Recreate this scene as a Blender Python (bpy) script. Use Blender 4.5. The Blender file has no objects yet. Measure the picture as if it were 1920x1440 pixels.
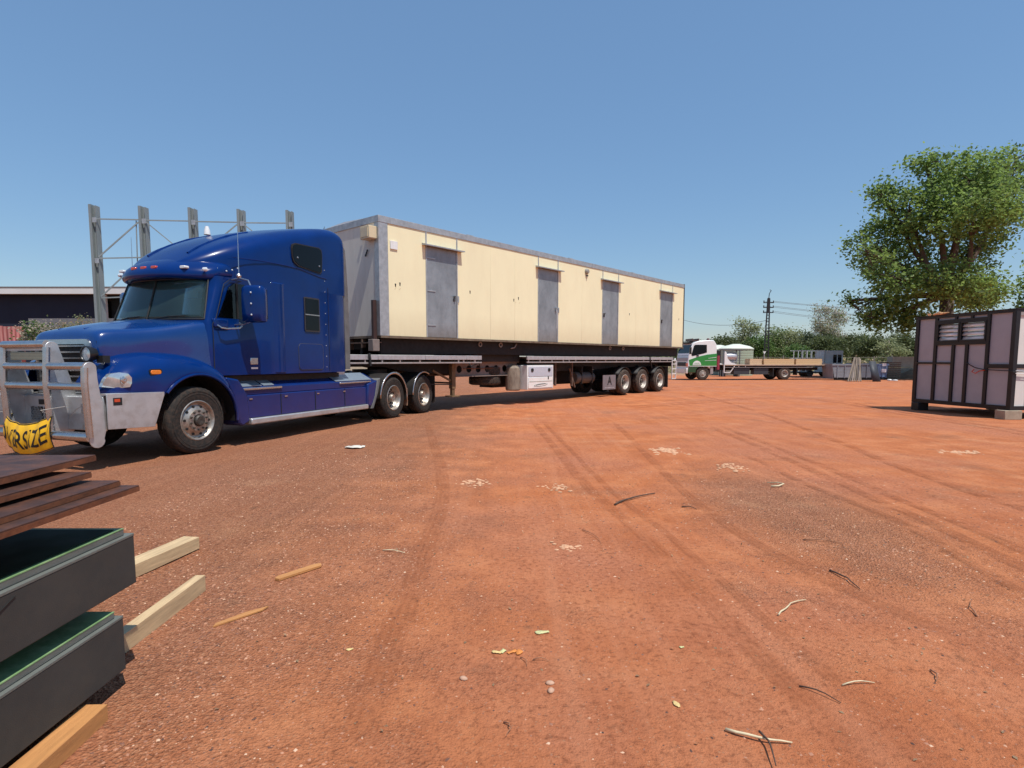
import bpy, bmesh, math, random
import numpy as np
from mathutils import Vector, Matrix

# ------------------------------------------------------------------ camera, sky, sun
S = bpy.context.scene
COL = S.collection
CAM_H = 1.44
PITCH = math.atan(95 / 1080.0)
cd = bpy.data.cameras.new('camera'); cam = bpy.data.objects.new('camera', cd); COL.objects.link(cam)
cam.location = (0, 0, CAM_H)
cam.rotation_euler = (math.pi / 2 - PITCH, 0, 0)
cd.sensor_width = 36.0
cd.lens = 36.0 * 1080 / 1920
cd.shift_y = 50 / 1920.0
cd.clip_start = 0.05; cd.clip_end = 4000
S.camera = cam
S.view_settings.view_transform = 'Standard'; S.view_settings.look = 'None'
S.view_settings.exposure = 0.0; S.view_settings.gamma = 1.0
SUN_EL = math.radians(65); SUN_AZ = math.radians(140)      # azimuth from +Y towards +X
w = bpy.data.worlds.new('World'); S.world = w; w.use_nodes = True
nt = w.node_tree; nt.nodes.clear()
wo = nt.nodes.new('ShaderNodeOutputWorld'); bg = nt.nodes.new('ShaderNodeBackground'); sky = nt.nodes.new('ShaderNodeTexSky')
sky.sky_type = 'NISHITA'; sky.sun_disc = False; sky.sun_elevation = SUN_EL; sky.sun_rotation = SUN_AZ
sky.altitude = 30; sky.air_density = 1.3; sky.dust_density = 0.25; sky.ozone_density = 4.5
bg.inputs['Strength'].default_value = 0.132
hs = nt.nodes.new('ShaderNodeHueSaturation'); hs.inputs['Saturation'].default_value = 1.12; hs.inputs['Hue'].default_value = 0.5
hz = nt.nodes.new('ShaderNodeMix'); hz.data_type = 'RGBA'; hz.inputs[0].default_value = .45; hz.inputs[7].default_value = (1.55, 2.65, 4.40, 1)   # even dry-season haze over the whole sky
nt.links.new(sky.outputs[0], hs.inputs['Color']); nt.links.new(hs.outputs[0], hz.inputs[6]); nt.links.new(hz.outputs[2], bg.inputs['Color']); nt.links.new(bg.outputs[0], wo.inputs[0])
sd = bpy.data.lights.new('sun', 'SUN'); sd.energy = 4.85; sd.angle = math.radians(0.53); sd.color = (1.0, 0.965, 0.90)
sun = bpy.data.objects.new('sun', sd); COL.objects.link(sun)
to_sun = Vector((math.sin(SUN_AZ) * math.cos(SUN_EL), math.cos(SUN_AZ) * math.cos(SUN_EL), math.sin(SUN_EL)))
sun.rotation_euler = (-to_sun).to_track_quat('-Z', 'Y').to_euler(); sun.location = (20, -20, 40)

rnd = random.Random(7)
NR = np.random.RandomState(11)
PI = math.pi

def place(px, py, Y):
    """world point at depth Y seen in the direction of survey reading px, py"""
    cp, sp = math.cos(PITCH), math.sin(PITCH)
    a = (px - 960) / 1080.0; b = (py - 770) / 1080.0
    r = Vector((a, cp - b * sp, -sp - b * cp))
    t = Y / r.y
    return Vector((r.x * t, Y, CAM_H + r.z * t))

# ------------------------------------------------------------------ materials
def nodes(m):
    m.use_nodes = True; t = m.node_tree; t.nodes.clear(); return t
def N(t, k, **kw):
    n = t.nodes.new(k)
    for a, v in kw.items(): setattr(n, a, v)
    return n
def ramp(t, src, stops):
    r = N(t, 'ShaderNodeValToRGB'); e = r.color_ramp.elements
    while len(e) < len(stops): e.new(0.5)
    for i, (p, c) in enumerate(stops):
        e[i].position = p; e[i].color = tuple(c) + (1,) if len(c) == 3 else c
    t.links.new(src, r.inputs[0]); return r.outputs[0]
def mixc(t, fac, a, b, blend='MIX'):
    n = N(t, 'ShaderNodeMix', data_type='RGBA', blend_type=blend)
    for s, v in ((0, fac), (6, a), (7, b)):
        if isinstance(v, (int, float)): n.inputs[s].default_value = v
        elif isinstance(v, (tuple, list)): n.inputs[s].default_value = tuple(v) + (1,) if len(v) == 3 else v
        else: t.links.new(v, n.inputs[s])
    return n.outputs[2]
def math_(t, op, a, b=None, clamp=False):
    n = N(t, 'ShaderNodeMath', operation=op, use_clamp=clamp)
    for i, v in enumerate((a, b)):
        if v is None: continue
        if isinstance(v, (int, float)): n.inputs[i].default_value = v
        else: t.links.new(v, n.inputs[i])
    return n.outputs[0]
def noise(t, vec, scale, detail=4, rough=.55, dim='3D'):
    n = N(t, 'ShaderNodeTexNoise', noise_dimensions=dim); n.inputs['Scale'].default_value = scale
    n.inputs['Detail'].default_value = detail; n.inputs['Roughness'].default_value = rough
    if vec is not None: t.links.new(vec, n.inputs['Vector'])
    return n
MATS = {}
def M(name, col, rough=.5, metal=0.0, var=.12, scale=4.0, bump=0.0, bscale=60.0, coat=0.0, dirt=None, dirt_amt=.35, stretch=(1, 1, 1), spec=.5, trans=0.0, low=None, peel=0.0):
    """Procedural principled material: colour mottling, dirt blotches, optional dust that settles low on the thing"""
    m = bpy.data.materials.new(name); t = nodes(m)
    o = N(t, 'ShaderNodeOutputMaterial'); p = N(t, 'ShaderNodeBsdfPrincipled')
    tc = N(t, 'ShaderNodeTexCoord'); mp = N(t, 'ShaderNodeMapping'); mp.inputs['Scale'].default_value = stretch
    t.links.new(tc.outputs['Object'], mp.inputs['Vector']); vec = mp.outputs[0]
    n1 = noise(t, vec, scale, 6)
    c = tuple(col)
    a = tuple(max(0, x * (1 - var)) for x in c); b = tuple(min(1, x * (1 + var)) for x in c)
    out = ramp(t, n1.outputs['Fac'], [(.3, a), (.7, b)])
    if dirt is not None:
        n2 = noise(t, vec, scale * 2.3, 8, .7)
        f = math_(t, 'MULTIPLY', ramp(t, n2.outputs['Fac'], [(.45, (0, 0, 0)), (.75, (1, 1, 1))]), dirt_amt)
        out = mixc(t, f, out, dirt)
    if low is not None:      # (colour, z0, z1, amount)
        sx = N(t, 'ShaderNodeSeparateXYZ'); t.links.new(tc.outputs['Object'], sx.inputs[0])
        mr = N(t, 'ShaderNodeMapRange'); mr.inputs[1].default_value = low[1]; mr.inputs[2].default_value = low[2]
        mr.inputs[3].default_value = low[3]; mr.inputs[4].default_value = 0; t.links.new(sx.outputs[2], mr.inputs[0])
        n3 = noise(t, vec, 9, 6, .7)
        f = math_(t, 'MULTIPLY', mr.outputs[0], math_(t, 'ADD', n3.outputs['Fac'], .4), True)
        out = mixc(t, f, out, low[0])
    t.links.new(out, p.inputs['Base Color'])
    rr = N(t, 'ShaderNodeMapRange'); rr.inputs[3].default_value = max(.02, rough * .8); rr.inputs[4].default_value = min(1, rough * 1.2)
    n4 = noise(t, vec, scale * 3, 5); t.links.new(n4.outputs['Fac'], rr.inputs[0]); t.links.new(rr.outputs[0], p.inputs['Roughness'])
    p.inputs['Metallic'].default_value = metal
    p.inputs['Specular IOR Level'].default_value = spec
    if coat: p.inputs['Coat Weight'].default_value = coat; p.inputs['Coat Roughness'].default_value = .06
    if trans: p.inputs['Transmission Weight'].default_value = trans
    if bump:
        n5 = noise(t, vec, bscale, 5, .6); bp = N(t, 'ShaderNodeBump'); bp.inputs['Strength'].default_value = min(1, bump); bp.inputs['Distance'].default_value = .01 * max(1, bump)
        t.links.new(n5.outputs['Fac'], bp.inputs['Height']); t.links.new(bp.outputs[0], p.inputs['Normal'])
    t.links.new(p.outputs[0], o.inputs[0]); MATS[name] = m
    if name == 'blue paint hood': p.inputs['Coat IOR'].default_value = 1.5
    return m
DUST = (.30, .13, .07)
blue = M('blue paint', (.0004, .021, .128), .24, var=.14, scale=1.5, coat=.32, spec=.15, low=(DUST, .35, 1.15, .09), dirt=(.004, .012, .07), dirt_amt=.25)
bluetop = M('blue paint faded', (.006, .030, .175), .34, var=.18, scale=5, coat=.4, dirt=(.08, .10, .20), dirt_amt=.35)
hoodm = M('blue paint hood', (.002, .032, .155), .26, var=.08, scale=2, coat=.7, spec=.3, dirt=(.012, .055, .20), dirt_amt=.3)  # paler blue blotches painted in for the sky reflected on the hood
chrome = M('polished aluminium', (.52, .53, .54), .28, .95, .08, 6, dirt=(.34, .32, .30), dirt_amt=.4, low=(DUST, .3, 1.0, .08))
alu = M('aluminium plate', (.55, .56, .57), .40, .65, .08, 3, dirt=(.30, .27, .24), dirt_amt=.55, bump=.1, bscale=120, low=(DUST, .3, .8, .12))
alup = M('checker plate', (.42, .52, .62), .35, .7, .08, 30, bump=.3, bscale=180)
tyre = M('tyre rubber', (.024, .022, .020), .85, 0, .3, 9, bump=.3, bscale=160, dirt=(.16, .09, .06), dirt_amt=.4, spec=.25)
tyre2 = M('dusty tyre rubber', (.038, .034, .030), .9, 0, .3, 9, bump=.3, bscale=160, dirt=(.24, .15, .10), dirt_amt=.7, spec=.2)
rimm = M('wheel metal', (.40, .365, .32), .42, .75, .2, 12, dirt=(.20, .13, .09), dirt_amt=.7)
rimw = M('steel wheel painted', (.50, .46, .40), .5, .2, .2, 10, dirt=(.14, .09, .06), dirt_amt=.8)
black = M('black chassis steel', (.012, .011, .010), .65, .1, .4, 5, dirt=(.06, .035, .025), dirt_amt=.45, bump=.15, bscale=60)
brownsteel = M('dusty brown steel', (.11, .07, .05), .75, .1, .3, 6, dirt=(.27, .16, .11), dirt_amt=.6, bump=.2)
blackp = M('black plastic', (.012, .012, .013), .35, 0, .2, 8)
rubber = M('grey rubber strip', (.12, .12, .12), .8, 0, .2, 6)
blackg = M('interior dark', (.02, .019, .018), .8, 0, .3, 6)
red = M('red lens', (.55, .06, .02), .25, 0, .1, 30, coat=.5)
amber = M('amber lens', (.75, .20, .02), .22, 0, .2, 60, coat=.6)
white = M('white paint', (.74, .74, .72), .35, 0, .05, 4, coat=.3, dirt=(.40, .36, .32), dirt_amt=.3)
whitel = M('white lens', (.75, .78, .78), .15, .3, .15, 60, coat=.6)
def glassm(name, col, rough=.03, alpha=.45, haze=(.16, .26, .24)):
    m = bpy.data.materials.new(name); t = nodes(m); o = N(t, 'ShaderNodeOutputMaterial')
    g = N(t, 'ShaderNodeBsdfGlossy'); g.inputs['Roughness'].default_value = rough; g.inputs['Color'].default_value = (.9, .95, 1, 1)
    tr = N(t, 'ShaderNodeBsdfTransparent'); tr.inputs['Color'].default_value = tuple(col) + (1,)
    fr = N(t, 'ShaderNodeFresnel'); fr.inputs['IOR'].default_value = 1.5
    f2 = math_(t, 'ADD', fr.outputs[0], alpha, True)
    mx = N(t, 'ShaderNodeMixShader'); t.links.new(f2, mx.inputs[0]); t.links.new(tr.outputs[0], mx.inputs[1]); t.links.new(g.outputs[0], mx.inputs[2])
    df = N(t, 'ShaderNodeBsdfDiffuse'); df.inputs['Color'].default_value = tuple(haze) + (1,)
    tc = N(t, 'ShaderNodeTexCoord'); n = noise(t, tc.outputs['Object'], 1.2, 2)
    mx2 = N(t, 'ShaderNodeMixShader'); t.links.new(math_(t, 'MULTIPLY', n.outputs['Fac'], .20), mx2.inputs[0])
    t.links.new(mx.outputs[0], mx2.inputs[1]); t.links.new(df.outputs[0], mx2.inputs[2]); t.links.new(mx2.outputs[0], o.inputs[0])
    return m
glass = glassm('windscreen glass', (.80, .93, .89), alpha=.0)
doorglass = glassm('door glass', (.45, .52, .50), alpha=.0, haze=(.01, .014, .014))
darkglass = M('dark tinted glass', (.003, .005, .008), .08, 0, .1, 3, spec=.2)
clearglass = M('frosted louvre glass', (.80, .82, .80), .22, 0, .15, 3, coat=.8)
cream = M('cream sandwich panel', (.83, .765, .505), .55, 0, .03, .8, dirt=(.66, .56, .36), dirt_amt=.26, stretch=(1, 1, .4), spec=.3, bump=.5, bscale=1.3, low=((.46, .34, .20), 2.03, 2.75, .38))
creamf = M('cream panel front', (.66, .63, .55), .6, 0, .05, 1.2, dirt=(.42, .38, .32), dirt_amt=.35, stretch=(1, 1, .3), spec=.3)
galv = M('galvanised flashing', (.40, .42, .43), .48, .45, .18, 7, dirt=(.26, .27, .28), dirt_amt=.5)
galvdoor = M('galvanised door sheet', (.29, .31, .325), .40, .35, .22, 1.6, dirt=(.17, .185, .195), dirt_amt=.8, low=((.20, .14, .09), 2.03, 2.5, .45), bump=.4, bscale=2.5, stretch=(1, 1, .7))
galvpost = M('galvanised post', (.25, .28, .28), .55, .3, .12, 2, dirt=(.20, .23, .23), dirt_amt=.5, stretch=(1, 1, .3), bump=.1)
paint_y = M('yellow vinyl banner', (.86, .48, .012), .45, 0, .08, 5, dirt=(.60, .28, .03), dirt_amt=.35)
ink = M('black ink', (.01, .01, .01), .6, 0, .1, 5)
timber = M('pale sawn pine', (.60, .40, .21), .75, 0, .18, 3, bump=.3, bscale=40, stretch=(14, 1.2, 14), dirt=(.30, .17, .09), dirt_amt=.45)
timber2 = M('weathered pine', (.62, .44, .27), .8, 0, .22, 3, bump=.35, bscale=40, stretch=(14, 1.2, 14), dirt=(.20, .12, .08), dirt_amt=.55)
timber3 = M('orange pine', (.50, .23, .075), .75, 0, .18, 3, bump=.3, bscale=40, stretch=(14, 1.2, 14), dirt=(.30, .12, .04), dirt_amt=.5)
rust = M('rusty brown steel', (.060, .028, .020), .62, .25, .4, 5, bump=.25, bscale=50, dirt=(.20, .07, .03), dirt_amt=.7)
rust2 = M('rusty edge', (.16, .055, .022), .75, .1, .4, 6, bump=.3, bscale=50, dirt=(.05, .02, .012), dirt_amt=.7)
slate = M('charcoal panel skin', (.043, .044, .041), .66, 0, .12, 2.5, dirt=(.085, .075, .06), dirt_amt=.35, bump=.12, bscale=200, spec=.3)
slatel = M('grey panel edge', (.13, .14, .125), .6, 0, .12, 9, bump=.25, bscale=150)
greenedge = M('green tinted panel edge', (.15, .27, .11), .6, 0, .25, 7, dirt=(.5, .6, .35), dirt_amt=.4)
greentop = M('dark green film', (.012, .028, .014), .7, 0, .4, 3, spec=.12)
concrete = M('concrete', (.36, .29, .21), .9, 0, .2, 5, bump=.5, bscale=40, dirt=(.24, .15, .10), dirt_amt=.5)
# ------------------------------------------------------------------ mesh builder and scene helpers
class MB:
    def __init__(s): s.v = []; s.f = []; s.m = []; s.sm = []
    def add(s, vs, fs, mi=0, smooth=False):
        k = len(s.v); s.v.extend([tuple(p) for p in vs]); s.f.extend([tuple(i + k for i in f) for f in fs])
        s.m.extend([mi] * len(fs)); s.sm.extend([smooth] * len(fs)); return s
    def box(s, x0, x1, y0, y1, z0, z1, mi=0):
        v = [(x0, y0, z0), (x1, y0, z0), (x1, y1, z0), (x0, y1, z0), (x0, y0, z1), (x1, y0, z1), (x1, y1, z1), (x0, y1, z1)]
        return s.add(v, [(0, 3, 2, 1), (4, 5, 6, 7), (0, 1, 5, 4), (1, 2, 6, 5), (2, 3, 7, 6), (3, 0, 4, 7)], mi)
    def bar(s, p, q, wx, wy, mi=0, up=(0, 0, 1)):
        p = Vector(p); q = Vector(q); d = (q - p).normalized(); u = Vector(up)
        if abs(d.dot(u)) > .98: u = Vector((1, 0, 0))
        a = d.cross(u).normalized() * wx / 2; b = d.cross(a).normalized() * wy / 2
        v = [p + a + b, p - a + b, p - a - b, p + a - b, q + a + b, q - a + b, q - a - b, q + a - b]
        return s.add(v, [(0, 1, 2, 3), (7, 6, 5, 4), (0, 4, 5, 1), (1, 5, 6, 2), (2, 6, 7, 3), (3, 7, 4, 0)], mi)
    def tube(s, pts, r, n=10, mi=0, caps=True):
        pts = [Vector(p) for p in pts]; rs = r if isinstance(r, (list, tuple)) else [r] * len(pts)
        vs = []; prev = None
        for i, p in enumerate(pts):
            d = (pts[min(i + 1, len(pts) - 1)] - pts[max(i - 1, 0)]).normalized()
            if prev is None:
                u = Vector((0, 0, 1)) if abs(d.z) < .9 else Vector((1, 0, 0)); a = d.cross(u).normalized()
            else:
                a = (prev - d * prev.dot(d)).normalized()
            prev = a; b = d.cross(a)
            for k in range(n):
                t = 2 * PI * k / n; vs.append(p + (a * math.cos(t) + b * math.sin(t)) * rs[i])
        fs = [(i * n + k, i * n + (k + 1) % n, (i + 1) * n + (k + 1) % n, (i + 1) * n + k) for i in range(len(pts) - 1) for k in range(n)]
        s.add(vs, fs, mi, True)
        if caps:
            s.add(vs[:n], [tuple(range(n - 1, -1, -1))], mi); s.add(vs[-n:], [tuple(range(n))], mi)
        return s
    def cyl(s, p, q, r, n=16, mi=0, r2=None): return s.tube([p, q], [r, r if r2 is None else r2], n, mi)
    def prism(s, poly, axis, lo, hi, mi=0):
        """poly: 2D points; axis 'y' -> (x,z), 'x' -> (y,z), 'z' -> (x,y)"""
        def P(a, b, c): return (a, c, b) if axis == 'y' else ((c, a, b) if axis == 'x' else (a, b, c))
        n = len(poly); v = [P(a, b, lo) for a, b in poly] + [P(a, b, hi) for a, b in poly]
        f = [tuple(range(n)), tuple(range(2 * n - 1, n - 1, -1))] + [(i, i + n, (i + 1) % n + n, (i + 1) % n) for i in range(n)]
        return s.add(v, f, mi)
    def lathe(s, prof, c, axis='y', n=32, mi=0, smooth=True, sgn=1):
        """prof: (radius, height along axis)"""
        vs = []
        for r, hgt in prof:
            for k in range(n):
                t = 2 * PI * k / n; a, b = r * math.cos(t), r * math.sin(t); hh = hgt * sgn
                vs.append({'y': (c[0] + a, c[1] + hh, c[2] + b), 'z': (c[0] + a, c[1] + b, c[2] + hh), 'x': (c[0] + hh, c[1] + a, c[2] + b)}[axis])
        fs = [(i * n + k, i * n + (k + 1) % n, (i + 1) * n + (k + 1) % n, (i + 1) * n + k) for i in range(len(prof) - 1) for k in range(n)]
        return s.add(vs, fs, mi, smooth)
    def loft(s, secs, closed=True, cap0=False, cap1=False, mi=0, smooth=True):
        n = len(secs[0]); vs = [p for sec in secs for p in sec]; kk = n if closed else n - 1
        fs = [(i * n + k, i * n + (k + 1) % n, (i + 1) * n + (k + 1) % n, (i + 1) * n + k) for i in range(len(secs) - 1) for k in range(kk)]
        s.add(vs, fs, mi, smooth)
        if cap0: s.add(secs[0], [tuple(range(n - 1, -1, -1))], mi)
        if cap1: s.add(secs[-1], [tuple(range(n))], mi)
        return s
    def mesh(s, name, mats, angle=35, fix=True):
        me = bpy.data.meshes.new(name); me.from_pydata(s.v, [], s.f)
        for m in (mats if isinstance(mats, (list, tuple)) else [mats]): me.materials.append(m)
        me.polygons.foreach_set('material_index', s.m); me.polygons.foreach_set('use_smooth', s.sm)
        me.update()
        if fix:
            bm = bmesh.new(); bm.from_mesh(me); bmesh.ops.remove_doubles(bm, verts=bm.verts, dist=1e-5)
            bmesh.ops.recalc_face_normals(bm, faces=bm.faces); bm.to_mesh(me); bm.free()
        if angle: me.set_sharp_from_angle(angle=math.radians(angle))
        return me
    def build(s, name, mats, parent=None, bevel=0, subsurf=0, solid=0, angle=35, fix=True):
        o = bpy.data.objects.new(name, s.mesh(name, mats, angle, fix)); COL.objects.link(o)
        if parent is not None: o.parent = parent
        if solid:
            d = o.modifiers.new('solid', 'SOLIDIFY'); d.thickness = solid; d.offset = -1
        if bevel:
            d = o.modifiers.new('bevel', 'BEVEL'); d.width = bevel; d.segments = 2; d.limit_method = 'ANGLE'; d.angle_limit = math.radians(40)
        if subsurf:
            d = o.modifiers.new('sub', 'SUBSURF'); d.levels = subsurf; d.render_levels = subsurf
        return o
def tag(o, label=None, cat=None, group=None, kind=None):
    if label: o['label'] = label
    if cat: o['category'] = cat
    if group: o['group'] = group
    if kind: o['kind'] = kind
    return o
def thing(name, label, cat, loc=(0, 0, 0), rot=0.0, group=None):
    o = bpy.data.objects.new(name, None); COL.objects.link(o); o.location = loc; o.rotation_euler = (0, 0, rot)
    o.empty_display_size = .2
    return tag(o, label, cat, group)
def link_copy(o, parent, loc=None, rot=None):
    c = o.copy(); COL.objects.link(c); c.parent = parent
    if loc is not None: c.location = loc
    if rot is not None: c.rotation_euler = rot
    return c
def copy_part(o, parent, loc=None, rot=None):
    c = link_copy(o, parent, loc, rot)
    for ch in list(o.children): link_copy(ch, c)
    return c
def copy_thing(o, loc, rot=0.0, label=None):
    c = o.copy(); COL.objects.link(c); c.location = loc; c.rotation_euler = (0, 0, rot)
    if label: c['label'] = label
    for ch in list(o.children): copy_part(ch, c)
    return c
def text_mesh(body, size, extrude=.0, shear=0.0, name='lettering', sx=1.0):
    cu = bpy.data.curves.new('txt', 'FONT'); cu.body = body; cu.size = size; cu.extrude = extrude; cu.shear = shear
    cu.offset = size * .012
    cu.align_x = 'CENTER'; cu.align_y = 'CENTER'
    t = bpy.data.objects.new('txt', cu); COL.objects.link(t)
    dg = bpy.context.evaluated_depsgraph_get(); me = bpy.data.meshes.new_from_object(t.evaluated_get(dg))
    bpy.data.objects.remove(t); me.name = name
    for v in me.vertices: v.co.x *= sx
    return me
def arc(cx, cz, r, a0, a1, n): return [(cx + r * math.cos(math.radians(a0 + (a1 - a0) * i / n)), cz + r * math.sin(math.radians(a0 + (a1 - a0) * i / n))) for i in range(n + 1)]
def rrect(x0, x1, z0, z1, r, n=4):
    return arc(x1 - r, z1 - r, r, 0, 90, n) + arc(x0 + r, z1 - r, r, 90, 180, n) + arc(x0 + r, z0 + r, r, 180, 270, n) + arc(x1 - r, z0 + r, r, 270, 360, n)

# ------------------------------------------------------------------ ground
_ph = [(NR.uniform(.5, 7), NR.uniform(0, 6.28), NR.uniform(0, 6.28)) for _ in range(26)]
def gh(x, y):
    """ground height (numpy friendly)"""
    x = np.asarray(x, float); y = np.asarray(y, float); z = 0
    for k, a, p in _ph: z = z + np.sin((x * math.cos(a) + y * math.sin(a)) * k + p) * .0026 / (.4 + k * .35)
    d = np.sqrt(x * x + y * y)
    z = z * np.clip(1.3 - d / 60, 0.1, 1)
    ax, ay = x - 5.7, y - 24.5
    z = z + .038 * np.exp(-((ax * .66 + ay * .75) ** 2) / 60 - ((ax * .75 - ay * .66) ** 2) / 14)
    return z
def warp(n, near, far, c=0.0):
    t = np.linspace(-1, 1, n); return c + np.sign(t) * (near * np.abs(t) + (far - near) * np.abs(t) ** 7)
gx = np.unique(np.concatenate([np.arange(-7, 8.5, .055), warp(120, 30, 900)]))
gy = np.unique(np.concatenate([np.arange(1.2, 10, .05), np.arange(10, 34, .25), np.array([-900, -300, -100, -40, -15, -6, -3, -1, 0, .6]), 34 + (np.linspace(0, 1, 60) ** 4) * 2500]))
GX, GY = np.meshgrid(gx, gy); GZ = gh(GX, GY)
me = bpy.data.meshes.new('ground'); nx, ny = len(gx), len(gy)
me.vertices.add(nx * ny); me.vertices.foreach_set('co', np.stack([GX, GY, GZ], -1).ravel())
ii = (np.arange(ny - 1)[:, None] * nx + np.arange(nx - 1)[None, :]).ravel()
q = np.stack([ii, ii + 1, ii + nx + 1, ii + nx], -1)
me.loops.add(q.size); me.loops.foreach_set('vertex_index', q.ravel())
me.polygons.add(len(q)); me.polygons.foreach_set('loop_start', np.arange(len(q)) * 4); me.polygons.foreach_set('use_smooth', np.ones(len(q), bool))
me.update(calc_edges=True); me.validate()
ground = bpy.data.objects.new('ground', me); COL.objects.link(ground); tag(ground, kind='structure')

def earth(m, track=False):
    t = nodes(m); o = N(t, 'ShaderNodeOutputMaterial'); p = N(t, 'ShaderNodeBsdfPrincipled')
    ge = N(t, 'ShaderNodeNewGeometry'); P = ge.outputs['Position']
    sx = N(t, 'ShaderNodeSeparateXYZ'); t.links.new(P, sx.inputs[0])
    big = noise(t, P, .35, 5, .6).outputs['Fac']; med = noise(t, P, 1.7, 6, .65).outputs['Fac']; fine = noise(t, P, 30, 8, .72).outputs['Fac']; vf = noise(t, P, 120, 3, .7).outputs['Fac']
    base = ramp(t, med, [(.30, (.39, .117, .044)), (.50, (.50, .163, .062)), (.72, (.61, .235, .102))])
    pink = ramp(t, fine, [(.3, (.30, .098, .052)), (.7, (.58, .235, .130))])
    base = mixc(t, ramp(t, big, [(.42, (0, 0, 0)), (.62, (.75, .75, .75))]), base, pink)
    # gravelly areas: left of the wheel path, a wedge at right, otherwise by noise
    mr = N(t, 'ShaderNodeMapRange'); mr.inputs[1].default_value = .1; mr.inputs[2].default_value = -2.0; t.links.new(math_(t, 'ADD', sx.outputs[0], math_(t, 'MULTIPLY', math_(t, 'SUBTRACT', med, .5), 3.2)), mr.inputs[0])
    wdg = N(t, 'ShaderNodeVectorMath', operation='DISTANCE'); wdg.inputs[1].default_value = (2.75, 5.3, 0)
    sc = N(t, 'ShaderNodeVectorMath', operation='MULTIPLY'); sc.inputs[1].default_value = (1, .42, 0); t.links.new(P, sc.inputs[0]); wdg.inputs[1].default_value = (2.75, 5.3 * .42, 0); t.links.new(sc.outputs[0], wdg.inputs[0])
    w2 = N(t, 'ShaderNodeMapRange'); w2.inputs[1].default_value = 1.25; w2.inputs[2].default_value = .35; t.links.new(math_(t, 'ADD', wdg.outputs['Value'], math_(t, 'MULTIPLY', math_(t, 'SUBTRACT', med, .5), 1.4)), w2.inputs[0])
    nz = ramp(t, noise(t, P, .9, 5, .6).outputs['Fac'], [(.56, (0, 0, 0)), (.70, (.7, .7, .7))])
    gm = math_(t, 'MAXIMUM', math_(t, 'MAXIMUM', mr.outputs[0], w2.outputs[0]), nz)
    vo = N(t, 'ShaderNodeTexVoronoi'); vo.inputs['Scale'].default_value = 75; t.links.new(P, vo.inputs['Vector'])
    vs = N(t, 'ShaderNodeSeparateColor'); t.links.new(vo.outputs['Color'], vs.inputs[0])
    peb = ramp(t, vs.outputs[0], [(0, (.13, .060, .034)), (.35, (.30, .130, .066)), (.7, (.40, .19, .105)), (.92, (.50, .27, .15)), (1.0, (.68, .45, .28))])
    grav = mixc(t, .5, peb, ramp(t, fine, [(.3, (.21, .095, .058)), (.7, (.48, .235, .142))]))
    col = mixc(t, math_(t, 'MULTIPLY', gm, .60), base, grav)
    # pale dusty spots and dark oily spots
    col = mixc(t, math_(t, 'MULTIPLY', ramp(t, noise(t, P, .55, 6, .7).outputs['Fac'], [(.58, (0, 0, 0)), (.70, (1, 1, 1))]), .38), col, (.62, .33, .18))
    col = mixc(t, math_(t, 'MULTIPLY', ramp(t, noise(t, P, 2.6, 5, .7).outputs['Fac'], [(.62, (0, 0, 0)), (.72, (1, 1, 1))]), .45), col, (.12, .085, .055))
    # scattered fine specks everywhere
    v2 = N(t, 'ShaderNodeTexVoronoi'); v2.inputs['Scale'].default_value = 34; t.links.new(P, v2.inputs['Vector'])
    spk = math_(t, 'MULTIPLY', math_(t, 'LESS_THAN', v2.outputs['Distance'], .17), .4)
    col = mixc(t, spk, col, mixc(t, vf, (.22, .09, .05), (.62, .40, .24)))
    col = mixc(t, math_(t, 'MULTIPLY', ramp(t, fine, [(.36, (1, 1, 1)), (.48, (0, 0, 0))]), .55), col, (.18, .062, .030))
    # old wheel ruts running away from the viewer: long streaks
    st = N(t, 'ShaderNodeMapping'); st.inputs['Rotation'].default_value = (0, 0, math.radians(12)); st.inputs['Scale'].default_value = (7, .35, 1); t.links.new(P, st.inputs['Vector'])
    strk = noise(t, st.outputs[0], 1, 5, .6).outputs['Fac']
    col = mixc(t, math_(t, 'MULTIPLY', ramp(t, strk, [(.50, (0, 0, 0)), (.66, (1, 1, 1))]), .16), col, (.30, .085, .036))
    st2 = N(t, 'ShaderNodeMapping'); st2.inputs['Rotation'].default_value = (0, 0, math.radians(-38)); st2.inputs['Scale'].default_value = (5, .22, 1); t.links.new(P, st2.inputs['Vector'])
    strk2 = noise(t, st2.outputs[0], 1, 5, .6).outputs['Fac']
    col = mixc(t, math_(t, 'MULTIPLY', ramp(t, strk2, [(.52, (0, 0, 0)), (.68, (1, 1, 1))]), .30), col, (.56, .23, .12))
    # dry grass beyond the yard
    fr = N(t, 'ShaderNodeMapRange'); fr.inputs[1].default_value = 56; fr.inputs[2].default_value = 66; t.links.new(math_(t, 'ADD', sx.outputs[1], math_(t, 'MULTIPLY', big, 8)), fr.inputs[0])
    col = mixc(t, fr.outputs[0], col, ramp(t, fine, [(.3, (.20, .14, .085)), (.7, (.40, .30, .20))]))
    if not track:
        hgt = math_(t, 'ADD', math_(t, 'MULTIPLY', fine, .6), math_(t, 'MULTIPLY', vo.outputs['Distance'], math_(t, 'ADD', math_(t, 'MULTIPLY', gm, .8), .15)))
        hgt = math_(t, 'ADD', hgt, math_(t, 'MULTIPLY', vf, .25)); hgt = math_(t, 'ADD', hgt, math_(t, 'MULTIPLY', strk, .5))
        bp = N(t, 'ShaderNodeBump'); bp.inputs['Strength'].default_value = 1.0; bp.inputs['Distance'].default_value = .022
        t.links.new(hgt, bp.inputs['Height']); t.links.new(bp.outputs[0], p.inputs['Normal'])
        t.links.new(p.outputs[0], o.inputs[0])
    else:
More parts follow.
